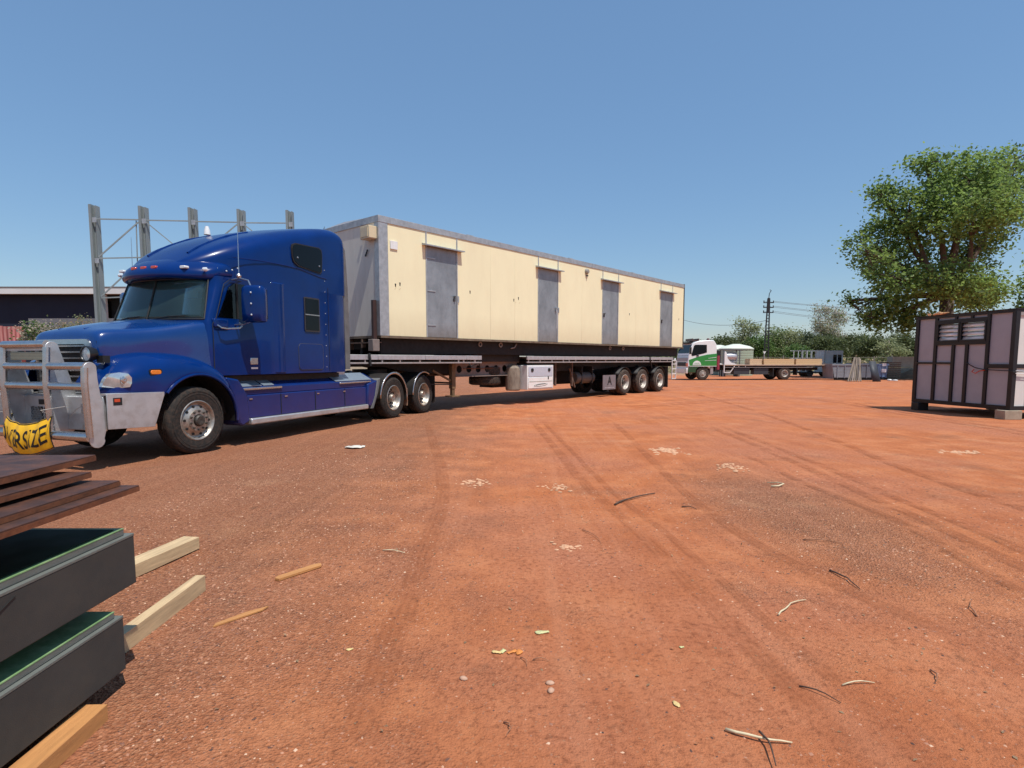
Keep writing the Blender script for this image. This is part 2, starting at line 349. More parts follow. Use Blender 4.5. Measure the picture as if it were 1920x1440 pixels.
        tc = N(t, 'ShaderNodeTexCoord'); su = N(t, 'ShaderNodeSeparateXYZ'); t.links.new(tc.outputs['UV'], su.inputs[0]); U, V = su.outputs[0], su.outputs[1]
        ribs = math_(t, 'SINE', math_(t, 'MULTIPLY', U, 2 * PI * 4)); ch = math_(t, 'ABSOLUTE', math_(t, 'SUBTRACT', U, .5))
        lug = math_(t, 'SINE', math_(t, 'MULTIPLY', math_(t, 'ADD', V, math_(t, 'MULTIPLY', ch, .10)), 2 * PI / .034))
        pat = math_(t, 'ADD', math_(t, 'MULTIPLY', ribs, .6), math_(t, 'MULTIPLY', lug, .45))
        col = mixc(t, .45, col, ramp(t, math_(t, 'ADD', math_(t, 'MULTIPLY', pat, .45), .5), [(.25, (.27, .082, .036)), (.55, (.55, .195, .085))]))
        bp = N(t, 'ShaderNodeBump'); bp.inputs['Strength'].default_value = .7; bp.inputs['Distance'].default_value = .006
        t.links.new(math_(t, 'ADD', pat, math_(t, 'MULTIPLY', fine, 2.5)), bp.inputs['Height']); t.links.new(bp.outputs[0], p.inputs['Normal'])
        edge = N(t, 'ShaderNodeMapRange'); edge.inputs[1].default_value = .5; edge.inputs[2].default_value = .33; t.links.new(ch, edge.inputs[0])
        pn = ramp(t, noise(t, P, 3.0, 6, .7).outputs['Fac'], [(.38, (0, 0, 0)), (.56, (1, 1, 1))])
        at = N(t, 'ShaderNodeAttribute'); at.attribute_name = 'fade'
        al = math_(t, 'MULTIPLY', math_(t, 'MULTIPLY', math_(t, 'MULTIPLY', edge.outputs[0], pn), at.outputs['Fac']), .36)
        tr = N(t, 'ShaderNodeBsdfTransparent'); mx = N(t, 'ShaderNodeMixShader'); t.links.new(al, mx.inputs[0]); t.links.new(tr.outputs[0], mx.inputs[1]); t.links.new(p.outputs[0], mx.inputs[2]); t.links.new(mx.outputs[0], o.inputs[0])
    t.links.new(col, p.inputs['Base Color']); p.inputs['Roughness'].default_value = .92; p.inputs['Specular IOR Level'].default_value = .18
    return m
ground.data.materials.append(earth(bpy.data.materials.new('red earth')))
trackm = earth(bpy.data.materials.new('pressed red earth'), True)

def catmull(pts, step=.12):
    pts = [Vector((p[0], p[1])) for p in pts]; pts = [pts[0] * 2 - pts[1]] + pts + [pts[-1] * 2 - pts[-2]]; out = []
    for i in range(1, len(pts) - 2):
        a, b, c, d = pts[i - 1:i + 3]; n = max(2, int((c - b).length / step))
        for k in range(n):
            t = k / n; out.append(.5 * ((2 * b) + (c - a) * t + (2 * a - 5 * b + 4 * c - d) * t * t + (3 * b - a - 3 * c + d) * t ** 3))
    return out + [pts[-2]]
def track(pts, w=.24, off=0.0, lift=.0045):
    c = catmull(pts); n = len(c); v = []; uv = []; fade = []; L = 0; cross = 5
    for i, p in enumerate(c):
        d = (c[min(i + 1, n - 1)] - c[max(i - 1, 0)]).normalized(); nn = Vector((-d.y, d.x))
        if i: L += (c[i] - c[i - 1]).length
        for k in range(cross):
            u = k / (cross - 1); q = p + nn * (off + (u - .5) * w); v.append((q.x, q.y, float(gh(q.x, q.y)) + lift)); uv.append((u, L)); fade.append(max(0, min(1, min(i, n - 1 - i) / 8)))
    f = [(i * cross + k, i * cross + k + 1, (i + 1) * cross + k + 1, (i + 1) * cross + k) for i in range(n - 1) for k in range(cross - 1)]
    me = bpy.data.meshes.new('tyre_track'); me.from_pydata(v, [], f); me.materials.append(trackm)
    ul = me.uv_layers.new(name='UVMap')
    for lp in me.loops: ul.data[lp.index].uv = uv[lp.vertex_index]
    at = me.attributes.new('fade', 'FLOAT', 'POINT'); at.data.foreach_set('value', fade)
    me.polygons.foreach_set('use_smooth', [True] * len(f)); me.update()
    o = bpy.data.objects.new('tyre_track', me); COL.objects.link(o); return tag(o, kind='structure')
TA = [(.5, 13.5), (.74, 8.83), (.86, 6.54), (1.04, 5.01), (1.15, 3.65), (1.23, 2.6), (1.28, 1.7)]
TB = [(4.3, 12.5), (4.19, 10.68), (4.0, 7.91), (3.75, 5.37), (3.6, 3.94), (3.5, 3.0)]
TB2 = [(3.6, 9), (3.47, 6.84), (3.45, 4.93), (3.19, 3.48), (3.0, 2.6)]
TC = [(-2.01, 13.5), (-.84, 6.84), (-.66, 4.05), (-.63, 2.86), (-.57, 1.7)]
TD = [(2.39, 13.5), (2.0, 7.91), (1.88, 5.37), (2.03, 3.94), (2.31, 2.86), (2.4, 2.4)]
TE = [(3.5, 17), (5.1, 18.31), (8.2, 20.6), (10.4, 21.5), (11.0, 19.5), (10.3, 15.0), (9.91, 11.07), (9.0, 8)]
TF = [(4.87, 4.2), (5.0, 5.8), (5.22, 7.52), (6.24, 12.41), (7.14, 18.31), (7.6, 24)]
for pts, w_, off in ((TA, .16, 0), (TA, .10, .22), (TB, .18, 0), (TB, .16, .26), (TB2, .15, 0), (TC, .18, 0), (TD, .15, 0), (TE, .24, 0), (TE, .24, .36), (TF, .20, 0)):
    track(pts, w_, off, .0045 + .0045 * (len([o for o in S.objects if o.name.startswith('tyre_track')]) % 5))
# ------------------------------------------------------------------ wheels
def tyre_mb(R, W, rim_r, rows=4, n=72):
    """tyre round local y, outer face at y=0, inner at y=W; tread has circumferential grooves and cross lugs"""
    mb = MB(); sh = .045
    prof = [(rim_r, .035), (rim_r + .02, .012), (rim_r + .07, .002), (R - .10, 0), (R - .05, .008), (R - .022, .024), (R - .004, .045)]
    y0, y1 = .045, W - .045; g = .012; cw = (y1 - y0 - g * (rows)) / (rows + 1)
    y = y0
    for k in range(rows):
        y += cw; prof += [(R, y - .001), (R - .014, y), (R - .014, y + g), (R, y + g + .001)]; y += g
    prof += [(R - .004, W - .045), (R - .022, W - .024), (R - .05, W - .008), (R - .10, W), (rim_r + .07, W - .002), (rim_r + .02, W - .012), (rim_r, W - .035)]
    vs = []
    for r, hh in prof:
        for k in range(n):
            rr = r
            if r > R - .03 and k % 2: rr = r - .006
            t = 2 * PI * k / n; vs.append((rr * math.cos(t), hh, rr * math.sin(t)))
    fs = [(i * n + k, i * n + (k + 1) % n, (i + 1) * n + (k + 1) % n, (i + 1) * n + k) for i in range(len(prof) - 1) for k in range(n)]
    mb.add(vs, fs, 0, True)
    for rr in (R - .115, R - .075):            # moulded rings on the sidewall
        mb.lathe([(rr - .006, .001), (rr - .003, -.003), (rr + .003, -.003), (rr + .006, .001)], (0, 0, 0), 'y', n)
    return mb
def holes(mb, r, y, n, hr, mi, a0=0, depth=.012):
    for k in range(n):
        a = a0 + 2 * PI * k / n; c = (r * math.cos(a), 0, r * math.sin(a))
        mb.lathe([(0.0001, y - .002), (hr, y - .002), (hr * 1.05, y + depth)], c, 'y', 12, mi)
def front_rim_mb(rr):
    mb = MB(); mb.lathe([(rr + .012, .03), (rr + .02, .012), (rr + .006, .004), (rr - .012, .016), (rr - .03, .05), (rr - .05, .055), (.17, .012), (.165, .0), (.095, -.004), (.09, .02)], (0, 0, 0), 'y', 48)
    holes(mb, .218, .028, 10, .020, 1)
    return mb
def hub_mb(y, proud, mi=0, nr=.143, hubr=.085):
    mb = MB(); mb.lathe([(hubr, y + .02), (hubr, y - proud * .7), (hubr * .8, y - proud), (hubr * .45, y - proud), (.0001, y - proud * .9)], (0, 0, 0), 'y', 28, 0)
    for k in range(10):
        a = 2 * PI * k / 10 + .3; c = (nr * math.cos(a), 0, nr * math.sin(a))
        mb.lathe([(.017, y + .006), (.017, y - .012), (.012, y - .03), (.0001, y - .03)], c, 'y', 6, 1, smooth=False)
    return mb
def dish_rim_mb(rr, depth=.15):
    mb = MB(); mb.lathe([(rr + .012, .03), (rr + .02, .010), (rr + .004, .002), (rr - .012, .018), (rr - .03, .05), (rr - .045, depth - .02), (rr - .065, depth), (.17, depth - .015), (.16, depth), (.09, depth)], (0, 0, 0), 'y', 48)
    holes(mb, .205, depth - .012, 10, .026, 1); return mb
black_hub = M('greasy hub', (.05, .045, .04), .5, .4, .3, 20, dirt=(.25, .2, .15), dirt_amt=.5)
PROTO = {}
def wheel(kind, parent, s, u, z, far=False, R=.52, W=.27):
    """part 'wheel' with sub-parts tyre and hub; mesh data shared between wheels of a kind"""
    if kind not in PROTO:
        if kind == 'steer': PROTO[kind] = (front_rim_mb(.292).mesh('wheel', [rimm, ink]), tyre_mb(.52, .28, .285).mesh('tyre', tyre), hub_mb(.0, .05).mesh('hub', [black_hub, black_hub]), 0)
        elif kind == 'drive': PROTO[kind] = (dish_rim_mb(.292).mesh('wheel', [rimm, ink]), tyre_mb(.52, .27, .285).mesh('tyre', tyre), hub_mb(.15, .13, hubr=.10).mesh('hub', [rimm, black_hub]), 1)
        elif kind == 'trailer': PROTO[kind] = (dish_rim_mb(.285).mesh('wheel', [rimw, ink]), tyre_mb(.51, .27, .28).mesh('tyre', tyre2), hub_mb(.15, .10, hubr=.09).mesh('hub', [black_hub, black_hub]), 1)
        elif kind == 'small': PROTO[kind] = (front_rim_mb(.22).mesh('wheel', [rimw, ink]), tyre_mb(.47, .24, .215, 3, 48).mesh('tyre', tyre2), hub_mb(.0, .04, hubr=.07).mesh('hub', [rimw, black_hub]), 0)
        elif kind == 'smalldish': PROTO[kind] = (dish_rim_mb(.235, .11).mesh('wheel', [rimw, ink]), tyre_mb(.47, .22, .23, 3, 48).mesh('tyre', tyre2), hub_mb(.11, .06, hubr=.07).mesh('hub', [black_hub, black_hub]), 1)
        elif kind == 'car': PROTO[kind] = (front_rim_mb(.21).mesh('wheel', [rimw, ink]), tyre_mb(.38, .24, .205, 3, 48).mesh('tyre', tyre2), hub_mb(.0, .03, hubr=.05).mesh('hub', [rimw, black_hub]), 0)
    rm, tm, hm, dual = PROTO[kind]
    def ob(n, me, par, loc=(0, 0, 0), rot=(0, 0, 0)):
        o = bpy.data.objects.new(n, me); COL.objects.link(o); o.parent = par; o.location = loc; o.rotation_euler = rot; return o
    a = rnd.uniform(0, 6)
    w_ = ob('wheel', rm, parent, (s, u, z), (0, a, PI if far else 0) if far else (0, a, 0)); ob('tyre', tm, w_); ob('hub', hm, w_)
    if dual: ob('tyre', tm, w_, (0, {'smalldish': .24}.get(kind, .31), 0))
    return w_

# ------------------------------------------------------------------ blue prime mover
TR = thing('prime_mover', 'blue bonneted prime mover with sleeper cab and silver bull bar', 'truck', (-4.859, 8.728, .0), math.radians(69.95))
W2 = 2.4
def mirr(poly): return [(x, W2 - y, z) for x, y, z in poly]
for s_, kind in ((0.0, 'steer'), (5.74, 'drive'), (7.26, 'drive')):
    wheel(kind, TR, s_ + (.10 if s_ == 0 else 0), .0, .515); wheel(kind, TR, s_ + (.10 if s_ == 0 else 0), W2, .515, far=True)
for u in (.78, 1.55):
    MB().box(-1.2, 7.95, u, u + .08, .72, .98).build('chassis_rail', black, TR)
for s_ in (.1, 5.74, 7.26): MB().cyl((s_, .3, .50), (s_, 2.1, .50), .07, 14).build('axle', black, TR)
mb = MB(); mb.box(-.75, 1.0, .84, 1.56, .55, 1.25); mb.box(-1.0, -.8, .55, 1.85, .6, 1.7); mb.box(.9, 1.6, .95, 1.45, .5, .9); mb.build('engine', black, TR)
mb = MB(); mb.cyl((6.5, 1.2, 1.08), (6.5, 1.2, 1.20), .45, 24); mb.box(6.15, 7.0, .85, 1.55, .98, 1.09); mb.prism([(6.9, 1.18), (7.35, 1.0), (7.35, 1.05), (6.9, 1.23)], 'y', .85, 1.1); mb.prism([(6.9, 1.18), (7.35, 1.0), (7.35, 1.05), (6.9, 1.23)], 'y', 1.3, 1.55); mb.build('fifth_wheel', black, TR, .01)

# hood -----------------------------------------------------------------
def hood_section(s, uc, zc, zmid, us, zlow, ulow):
    """half section from low side to middle, then mirrored"""
    half = [(s, ulow, zlow), (s, us, zlow + (zc - zlow) * .35), (s, uc - .055, zc - .17), (s, uc - .022, zc - .05), (s, uc + .03, zc - .004), (s, uc + .12, zc + .016), (s, uc + (1.2 - uc) * .45, zc + (zmid - zc) * .6), (s, uc + (1.2 - uc) * .75, zc + (zmid - zc) * .95), (s, 1.2, zmid)]
    return half + [(x, W2 - y, z) for x, y, z in half[:-1][::-1]]
hs_ = [(-1.02, .64, 1.66, 1.72, .64, 1.22, .66), (-1.005, .57, 1.79, 1.81, .57, 1.15, .58), (-.93, .54, 1.85, 1.885, .52, 1.10, .50), (-.75, .50, 1.875, 1.945, .46, 1.2, .44), (-.5, .435, 1.885, 1.995, .41, 1.25, .40), (-.2, .355, 1.93, 2.045, .34, 1.25, .33), (.05, .28, 1.98, 2.08, .25, 1.22, .24), (.28, .20, 2.03, 2.10, .15, 1.20, .13), (.50, .14, 2.05, 2.085, .09, 1.16, .09)]
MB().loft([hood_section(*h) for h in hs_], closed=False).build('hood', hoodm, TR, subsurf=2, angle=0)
for y0, y1 in ((.83, .86),):
    pass
for u in (.93, 1.47):      # two pressed ribs along the hood
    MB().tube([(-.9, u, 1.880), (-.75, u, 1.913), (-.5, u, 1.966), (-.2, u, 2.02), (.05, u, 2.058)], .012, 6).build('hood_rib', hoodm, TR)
# grille
mb = MB(); mb.box(-.99, -.9, .68, 1.72, .98, 1.68); gr = mb.build('grille', ink, TR)
for k in range(8):
    z = 1.03 + k * .085; MB().box(-1.03, -.98, .70, 1.70, z, z + .022).build('slat', chrome, gr)
fr = MB(); fr.prism(rrect(.64, 1.76, .95, 1.71, .09), 'x', -1.175, -1.12); 
mb = MB()
o_, i_ = rrect(.62, 1.78, .93, 1.73, .1), rrect(.69, 1.71, 1.0, 1.66, .07)
mb.loft([[(-.97, a, b) for a, b in o_], [(-1.04, a, b) for a, b in o_], [(-1.045, a, b) for a, b in i_], [(-.98, a, b) for a, b in i_]], closed=True); mb.build('grille_surround', chrome, TR, angle=30)
mb = MB(); mb.prism([(1.32, 1.31), (1.08, 1.31), (1.14, 1.25), (1.20, 1.08), (1.26, 1.25)], 'x', -1.085, -1.03); mb.build('bonnet_badge', [chrome], TR, .006)
# fenders
def fender(far):
    st = [(-1.44, (.70, 1.06), (.55, 1.06), (.30, 1.03), .97, .30), (-1.40, (.70, 1.16), (.52, 1.14), (.19, 1.06), .97, .19), (-1.25, (.60, 1.34), (.42, 1.30), (.07, 1.14), .97, .07), (-1.0, (.52, 1.46), (.36, 1.43), (.02, 1.22), .97, .02), (-.75, (.47, 1.53), (.31, 1.51), (.0, 1.28), .97, .0), (-.56, (.44, 1.55), (.28, 1.545), (-.01, 1.31), .97, -.01),
          (-.52, (.44, 1.55), (.28, 1.548), (-.01, 1.32), None, -.02), (-.42, (.43, 1.55), (.27, 1.552), (-.01, 1.33), None, -.025), (-.28, (.42, 1.55), (.265, 1.553), (-.01, 1.34), None, -.03), (-.1, (.40, 1.54), (.26, 1.545), (-.01, 1.35), None, -.03), (.1, (.38, 1.51), (.25, 1.52), (-.01, 1.345), None, -.03), (.3, (.35, 1.46), (.23, 1.465), (-.01, 1.31), None, -.03), (.48, (.30, 1.37), (.20, 1.38), (-.01, 1.24), None, -.025), (.62, (.25, 1.25), (.16, 1.26), (-.005, 1.14), None, -.02), (.70, (.2, 1.14), (.12, 1.15), (.0, 1.05), None, -.015)]
    secs = []
    st = [((s_ if s_ > -.9 else -.9 + (s_ + .9) * .62),) + q_ for (s_, *q_) in [(r[0], *r[1:]) for r in st] for q_ in [tuple(q_)]]
    for s, a, b, c, zb, ub in st:
        if zb is None: zb = .50 + math.sqrt(max(.004, .72 ** 2 - (s - .12) ** 2))
        mid = ((b[0] + c[0]) / 2 - .03, (b[1] + c[1]) / 2 + .035)
        sec = [(s, a[0], a[1]), (s, b[0], b[1]), (s, mid[0], mid[1]), (s, c[0], c[1]), (s, c[0] * .5 + ub * .5 - .002, c[1] * .5 + zb * .5), (s, ub, zb + .025), (s, ub + .03, zb)]
        secs.append([(x, W2 - y, z) if far else (x, y, z) for x, y, z in sec])
    f_ = MB().loft(secs, closed=False).build('fender', blue, TR, subsurf=2, angle=0)
    Y = (lambda y: W2 - y) if far else (lambda y: y)
    lip = [(.12 + .72 * math.cos(math.radians(a)), Y(-.028), .50 + .72 * math.sin(math.radians(a))) for a in range(140, -6, -6)]
    MB().tube(lip, .022, 8).build('arch_lip', blue, f_)
    # dark inner liner
    ar = arc(.12, .50, .71, -5, 150, 14)
    MB().loft([[(x, Y(.02), z) for x, z in ar], [(x, Y(.42), z) for x, z in ar]], closed=False, smooth=True).build('arch_liner', ink, f_)
    # headlight
    hl = [(-1.40, 1.085), (-1.37, 1.19), (-1.28, 1.255), (-1.12, 1.275), (-1.0, 1.255), (-.93, 1.20), (-.935, 1.125), (-.98, 1.075), (-1.15, 1.06)]
    hl = [(-.93 + (a_ + .93) * .66, b_) for a_, b_ in hl]
    def off(s):
        s = -.93 + (s + .93) / .66; return .165 if s < -1.38 else (.055 + (-1.0 - s) * .16 if s < -1.0 else .012)
    base = [(s, Y(off(s) - .012), z) for s, z in hl]; cen = (-1.06, Y(.025), 1.17)
    mb = MB(); n = len(base); mb.add(base + [cen] + [(s, Y(off(s) + .05), z) for s, z in hl], [(i, (i + 1) % n, n) for i in range(n)] + [(i, n + 1 + i, n + 1 + (i + 1) % n, (i + 1) % n) for i in range(n)], 0, True)
    h_ = mb.build('headlight', lensm, TR, angle=60)
    mb = MB(); 
    for cx_, r_ in ((-1.02, .052),):
        mb.lathe([(.0001, 0), (r_ * .5, -.006), (r_, .004), (r_ * 1.08, .012)], (cx_, Y(.016 if cx_ > -1.1 else .045), 1.17), 'y', 18, 0, sgn=-1 if far else 1)
    mb.build('reflector', chrome, h_)
    # amber turn signal
    mb = MB(); mb.prism(rrect(-.655, -.49, 1.237, 1.297, .028), 'y', Y(-.012), Y(.01)); mb.build('turn_signal', amber, TR, .006)
    mb = MB(); mb.prism(rrect(-.672, -.473, 1.22, 1.314, .034), 'y', Y(-.006), Y(.012)); mb.build('signal_bezel', ink, TR)
lensm = M('headlight lens', (.50, .55, .58), .14, .6, .22, 9, coat=.9)
fender(False); fender(True)
# cowl under the windscreen
# cab ------------------------------------------------------------------
def foot(z, sc, dsf, wn, r, rear=3.9):
    """horizontal outline at height z: sc front centre, dsf how far the corner lies behind, wn near side offset"""
    pts = []; n = 8
    for k in range(n + 1):
        t = k / n; u = 1.2 - (1.2 - wn - r) * t; pts.append((sc + dsf * (t ** 2.4) * .8, u, z))
    s1 = sc + dsf * .8; 
    for k in range(1, 6):
        a = k / 5 * PI / 2; pts.append((s1 + (dsf * .2 + r) * (1 - math.cos(a)), wn + r - r * math.sin(a), z))
    pts += [(s1 + .35, wn, z), (1.7, min(wn, .045), z), (1.95, .03, z), (3.0, .03, z), (rear - .08, .03, z), (rear - .02, .05, z), (rear, .11, z), (rear, .6, z)]
    return pts + [(rear, 1.2, z)] + [(x, W2 - y, zz) for x, y, zz in pts[1:][::-1]]
levels = [(1.19, .36, .12, .085, .05), (1.6, .34, .12, .07, .06), (1.95, .30, .14, .075, .07), (2.06, .25, .24, .10, .07), (2.2, .30, .25, .11, .07), (2.4, .37, .27, .13, .07), (2.58, .43, .29, .15, .07), (2.70, .47, .30, .16, .07), (2.80, .49, .30, .15, .07)]
def levshell(inset):
    out = []
    for z, sc, d, wn, r in levels:
        f_ = foot(z, sc + inset, d, wn + inset, r, 3.9 - inset)
        if inset: f_ = [(min(max(x, sc + inset), 3.9 - inset), min(max(y, wn + inset if x < 1.6 else .03 + inset), W2 - (wn + inset if x < 1.6 else .03 + inset)), z_) for x, y, z_ in f_]
        out.append(f_)
    return out
shell = MB(); L0 = levshell(0); L1 = levshell(.045)
shell.loft(L0, closed=True); shell.loft([[(x, y, z + (.02 if i == 0 else 0)) for x, y, z in sec] for i, sec in enumerate(L1)], closed=True)
n0 = len(L0[0])
def ring(a, b, mb, flip=False):
    n = len(a); mb.add(list(a) + list(b), [(i, (i + 1) % n, n + (i + 1) % n, n + i) for i in range(n)], 0)
ring(L0[-1], L1[-1], shell); ring(L0[0], [(x, y, z + .02) for x, y, z in L1[0]], shell)
cab = shell.build('cab', blue, TR, angle=40)
cut = MB()
# windscreen opening (in y-z seen from ahead), door windows, small sleeper windows
ws_poly = [(.19, 2.10), (2.21, 2.10), (2.17, 2.40), (2.10, 2.70), (1.98, 2.73), (1.2, 2.74), (.42, 2.73), (.30, 2.70), (.23, 2.40)]
dw_poly = [(.64, 2.12), (1.48, 2.12), (1.50, 2.20), (1.50, 2.62), (1.42, 2.71), (1.04, 2.71), (.93, 2.64)]
cut.prism(ws_poly, 'x', -.4, .86); cut.prism(dw_poly, 'y', -.3, .35); cut.prism([(a + .5 if a > 1.4 else a, b) for a, b in dw_poly], 'y', 2.05, 2.7)
co = cut.build('cutter', blue, TR, angle=0)
bm_ = cab.modifiers.new('b', 'BOOLEAN'); bm_.object = co; bm_.operation = 'DIFFERENCE'; bm_.solver = 'EXACT'
dg = bpy.context.evaluated_depsgraph_get(); dg.update(); nm = bpy.data.meshes.new_from_object(cab.evaluated_get(dg)); cab.modifiers.clear(); cab.data = nm; nm.name = 'cab'
bpy.data.objects.remove(co)
nm.set_sharp_from_angle(angle=math.radians(40))
# glass following the shell
def ws_surf(u, z):
    t = (z - 2.06) / (2.80 - 2.06); sc = .25 + .24 * t; d = .24 + .06 * t; wn = .10 + .055 * t
    k = abs(1.2 - u) / (1.2 - wn - .07); return sc + .012 + d * .8 * min(1, k) ** 2.4 + max(0, k - 1) * .6
rows = []
for i in range(9):
    z = 2.085 + (2.745 - 2.085) * i / 8; lo = .18 + .115 * i / 8; hi = W2 - lo
    rows.append([(ws_surf(lo + (hi - lo) * k / 24, z), lo + (hi - lo) * k / 24, z) for k in range(25)])
MB().loft(rows, closed=False).build('windscreen', glass, TR, solid=.006, angle=60)
gs = M('black window seal', (.015, .015, .015), .6)
edge = [r[0] for r in rows] + rows[-1][1:] + [r[-1] for r in rows[::-1][1:]] + rows[0][::-1][1:]
MB().tube([(x - .012, y, z) for x, y, z in edge], .014, 6).build('windscreen_seal', gs, TR)
MB().tube([(ws_surf(1.2, z) - .01, 1.2, z) for z in (2.09, 2.3, 2.5, 2.74)], .012, 6).build('windscreen_divider', gs, TR)
for sgn, Y in ((1, lambda y: y), (-1, lambda y: W2 - y)):
    MB().prism(dw_poly if sgn > 0 else [(a + .5 if a > 1.4 else a, b) for a, b in dw_poly], 'y', Y(.115), Y(.121)).build('door_window', doorglass, TR)
    MB().box(1.045, 1.075, min(Y(.10), Y(.118)), max(Y(.10), Y(.118)), 2.12, 2.71).build('window_divider', gs, TR)
    # door outline (recess seam drawn as thin dark gasket)
    dl = [(.50, 1.24), (.50, 2.02), (.56, 2.08), (.82, 2.68), (.95, 2.765), (1.50, 2.765), (1.60, 2.70), (1.63, 2.0), (1.63, 1.24)]
    MB().tube([(a, Y(.062 if b < 2.1 else .09 + (b - 2.1) * .07), b) for a, b in dl], .006, 5).build('door_seam', gs, TR)
    MB().box(1.25, 1.42, min(Y(.055), Y(.09)), max(Y(.055), Y(.09)), 1.36, 1.48).build('door_latch', chrome, TR, .01)
    MB().box(1.26, 1.43, min(Y(.058), Y(.09)), max(Y(.058), Y(.09)), 1.285, 1.315).build('door_badge', white, TR)
    MB().tube([(.58, Y(.06), 2.0), (.60, Y(-.01), 1.955), (.70, Y(-.02), 1.945), (.96, Y(-.02), 1.965), (1.02, Y(-.01), 2.0), (1.04, Y(.06), 2.06)], .014, 8).build('grab_handle', chrome, TR)
    MB().box(.52, .80, min(Y(.045), Y(.12)), max(Y(.045), Y(.12)), 1.96, 2.10).build('window_sill', blue, TR, .02)
    # sleeper windows
    uw = [(2.33, 3.50), (2.36, 3.57), (2.44, 3.60), (3.06, 3.63), (3.14, 3.60), (3.16, 3.50), (3.14, 3.22), (3.10, 3.17), (3.0, 3.17), (2.50, 3.22), (2.38, 3.28), (2.34, 3.36)]
    fw = MB().prism([(a + (.02 if a > 2.75 else -.02), b + (.02 if b > 3.4 else -.02)) for a, b in uw], 'y', Y(.018), Y(.05)).build('sleeper_window', gs, TR)
    MB().prism(uw, 'y', Y(.012), Y(.045)).build('pane', darkglass, fw)
    for a, b in ((2.45, 3.36), (3.07, 3.29)): MB().lathe([(.0001, 0), (.014, .0), (.018, .01)], (a, Y(.0), b), 'y', 10, sgn=1 if sgn > 0 else -1).build('window_latch', chrome, fw)
    lw = rrect(2.60, 3.04, 1.99, 2.65, .03)
    fl = MB().prism(lw, 'y', Y(.012), Y(.05)).build('sleeper_window', M('window frame', (.03, .03, .035), .4), TR)
    MB().box(2.63, 3.01, min(Y(.004), Y(.045)), max(Y(.004), Y(.045)), 2.33, 2.62).build('pane', darkglass, fl)
    MB().box(2.63, 3.01, min(Y(.008), Y(.045)), max(Y(.008), Y(.045)), 2.02, 2.30).build('pane', darkglass, fl)
    MB().box(2.61, 3.03, min(Y(.0), Y(.045)), max(Y(.0), Y(.045)), 2.305, 2.325).build('window_rail', chrome, fl)
    MB().tube([(1.05, Y(.175), 3.15), (1.6, Y(.092), 3.17), (2.1, Y(.045), 3.17), (2.5, Y(.033), 3.16), (3.1, Y(.026), 3.08), (3.3, Y(.026), 3.07)], .007, 6).build('body_crease', blue, TR)
    MB().tube([(3.33, Y(.026), 1.22), (3.33, Y(.024), 2.9)], .004, 5).build('panel_seam', gs, TR)
    # luggage door: raised panel with seal line
    lb = rrect(2.42, 3.13, 1.25, 1.75, .07)
    MB().tube([(a, Y(.027), b) for a, b in lb + lb[:1]], .008, 6).build('locker_seal', M('seal', (.04, .045, .07), .5), TR)
    MB().prism([(a * .985 + .042, b * .985 + .022) for a, b in lb], 'y', Y(.018), Y(.04)).build('locker_door', blue, TR, .006)
    # vertical pressing of the sleeper side
    MB().prism([(1.76, .06), (1.84, .017), (2.04, .017), (2.12, .06)] if sgn > 0 else [(1.76, W2 - .06), (1.84, W2 - .017), (2.04, W2 - .017), (2.12, W2 - .06)], 'z', 1.2, 2.83).build('side_pressing', blue, TR, .02)
    for k in range(13):
        MB().lathe([(.0001, 0), (.006, .003), (.008, .012)], (3.24 + (.05 if k > 9 else 0) * (k - 9) * .6, Y(.018 if k < 9 else .02 + (k - 9) * .012), 1.3 + k * .215), 'y', 6, sgn=1 if sgn > 0 else -1).build('rivet', whitel, TR)
    # grey rubber extender behind the sleeper
    MB().prism([(3.9, 1.24), (4.06, 1.24), (4.06, 2.05), (4.03, 3.0), (3.97, 3.75), (3.88, 3.85)], 'y', Y(.05), Y(.075)).build('side_extender', rubber, TR)
# roof fairing with a high dome
def roof_sec(s, zt, zb, wn, r, crown, uin=0.0):
    p = [(s, wn, zb), (s, wn + .0, zb + (zt - r - zb) * .5), (s, wn + uin * .4, zt - r)]
    for k in range(1, 6):
        a = k / 5 * PI / 2; p.append((s, wn + uin * .4 + r * 1.15 * (1 - math.cos(a)), zt - r + r * math.sin(a)))
    u0 = wn + uin * .4 + r * 1.15
    p += [(s, u0 + (1.2 - u0) * .35, zt + crown * .6), (s, u0 + (1.2 - u0) * .7, zt + crown * .93), (s, 1.2, zt + crown)]
    return p + [(x, W2 - y, z) for x, y, z in p[:-1][::-1]]
rs = [(.40, 2.97, 2.84, .74, .06, .02), (.50, 3.04, 2.82, .62, .10, .03), (.66, 3.15, 2.80, .48, .16, .04), (.86, 3.28, 2.80, .35, .21, .05), (1.12, 3.42, 2.80, .23, .26, .05), (1.5, 3.59, 2.80, .13, .29, .05), (2.0, 3.76, 2.79, .05, .29, .045), (2.6, 3.93, 2.79, .035, .25, .04), (3.2, 4.07, 2.79, .03, .22, .035), (3.55, 4.13, 2.79, .03, .20, .03), (3.78, 4.12, 2.79, .028, .20, .02), (3.90, 4.05, 2.79, .030, .18, .01), (3.93, 3.90, 2.79, .045, .15, .0), (3.905, 3.4, 2.9, .3, .1, .0)]
MB().loft([roof_sec(*r) for r in rs], closed=False).build('roof_fairing', blue, TR, subsurf=1, angle=0)
# faded panel on top of the dome, two pressed ridges
for u in (.75, 1.65):
    MB().tube([(.70, u, 3.19), (.86, u, 3.30), (1.12, u, 3.44), (1.5, u, 3.615), (2.0, u, 3.78)], .022, 6).build('roof_ridge', blue, TR)
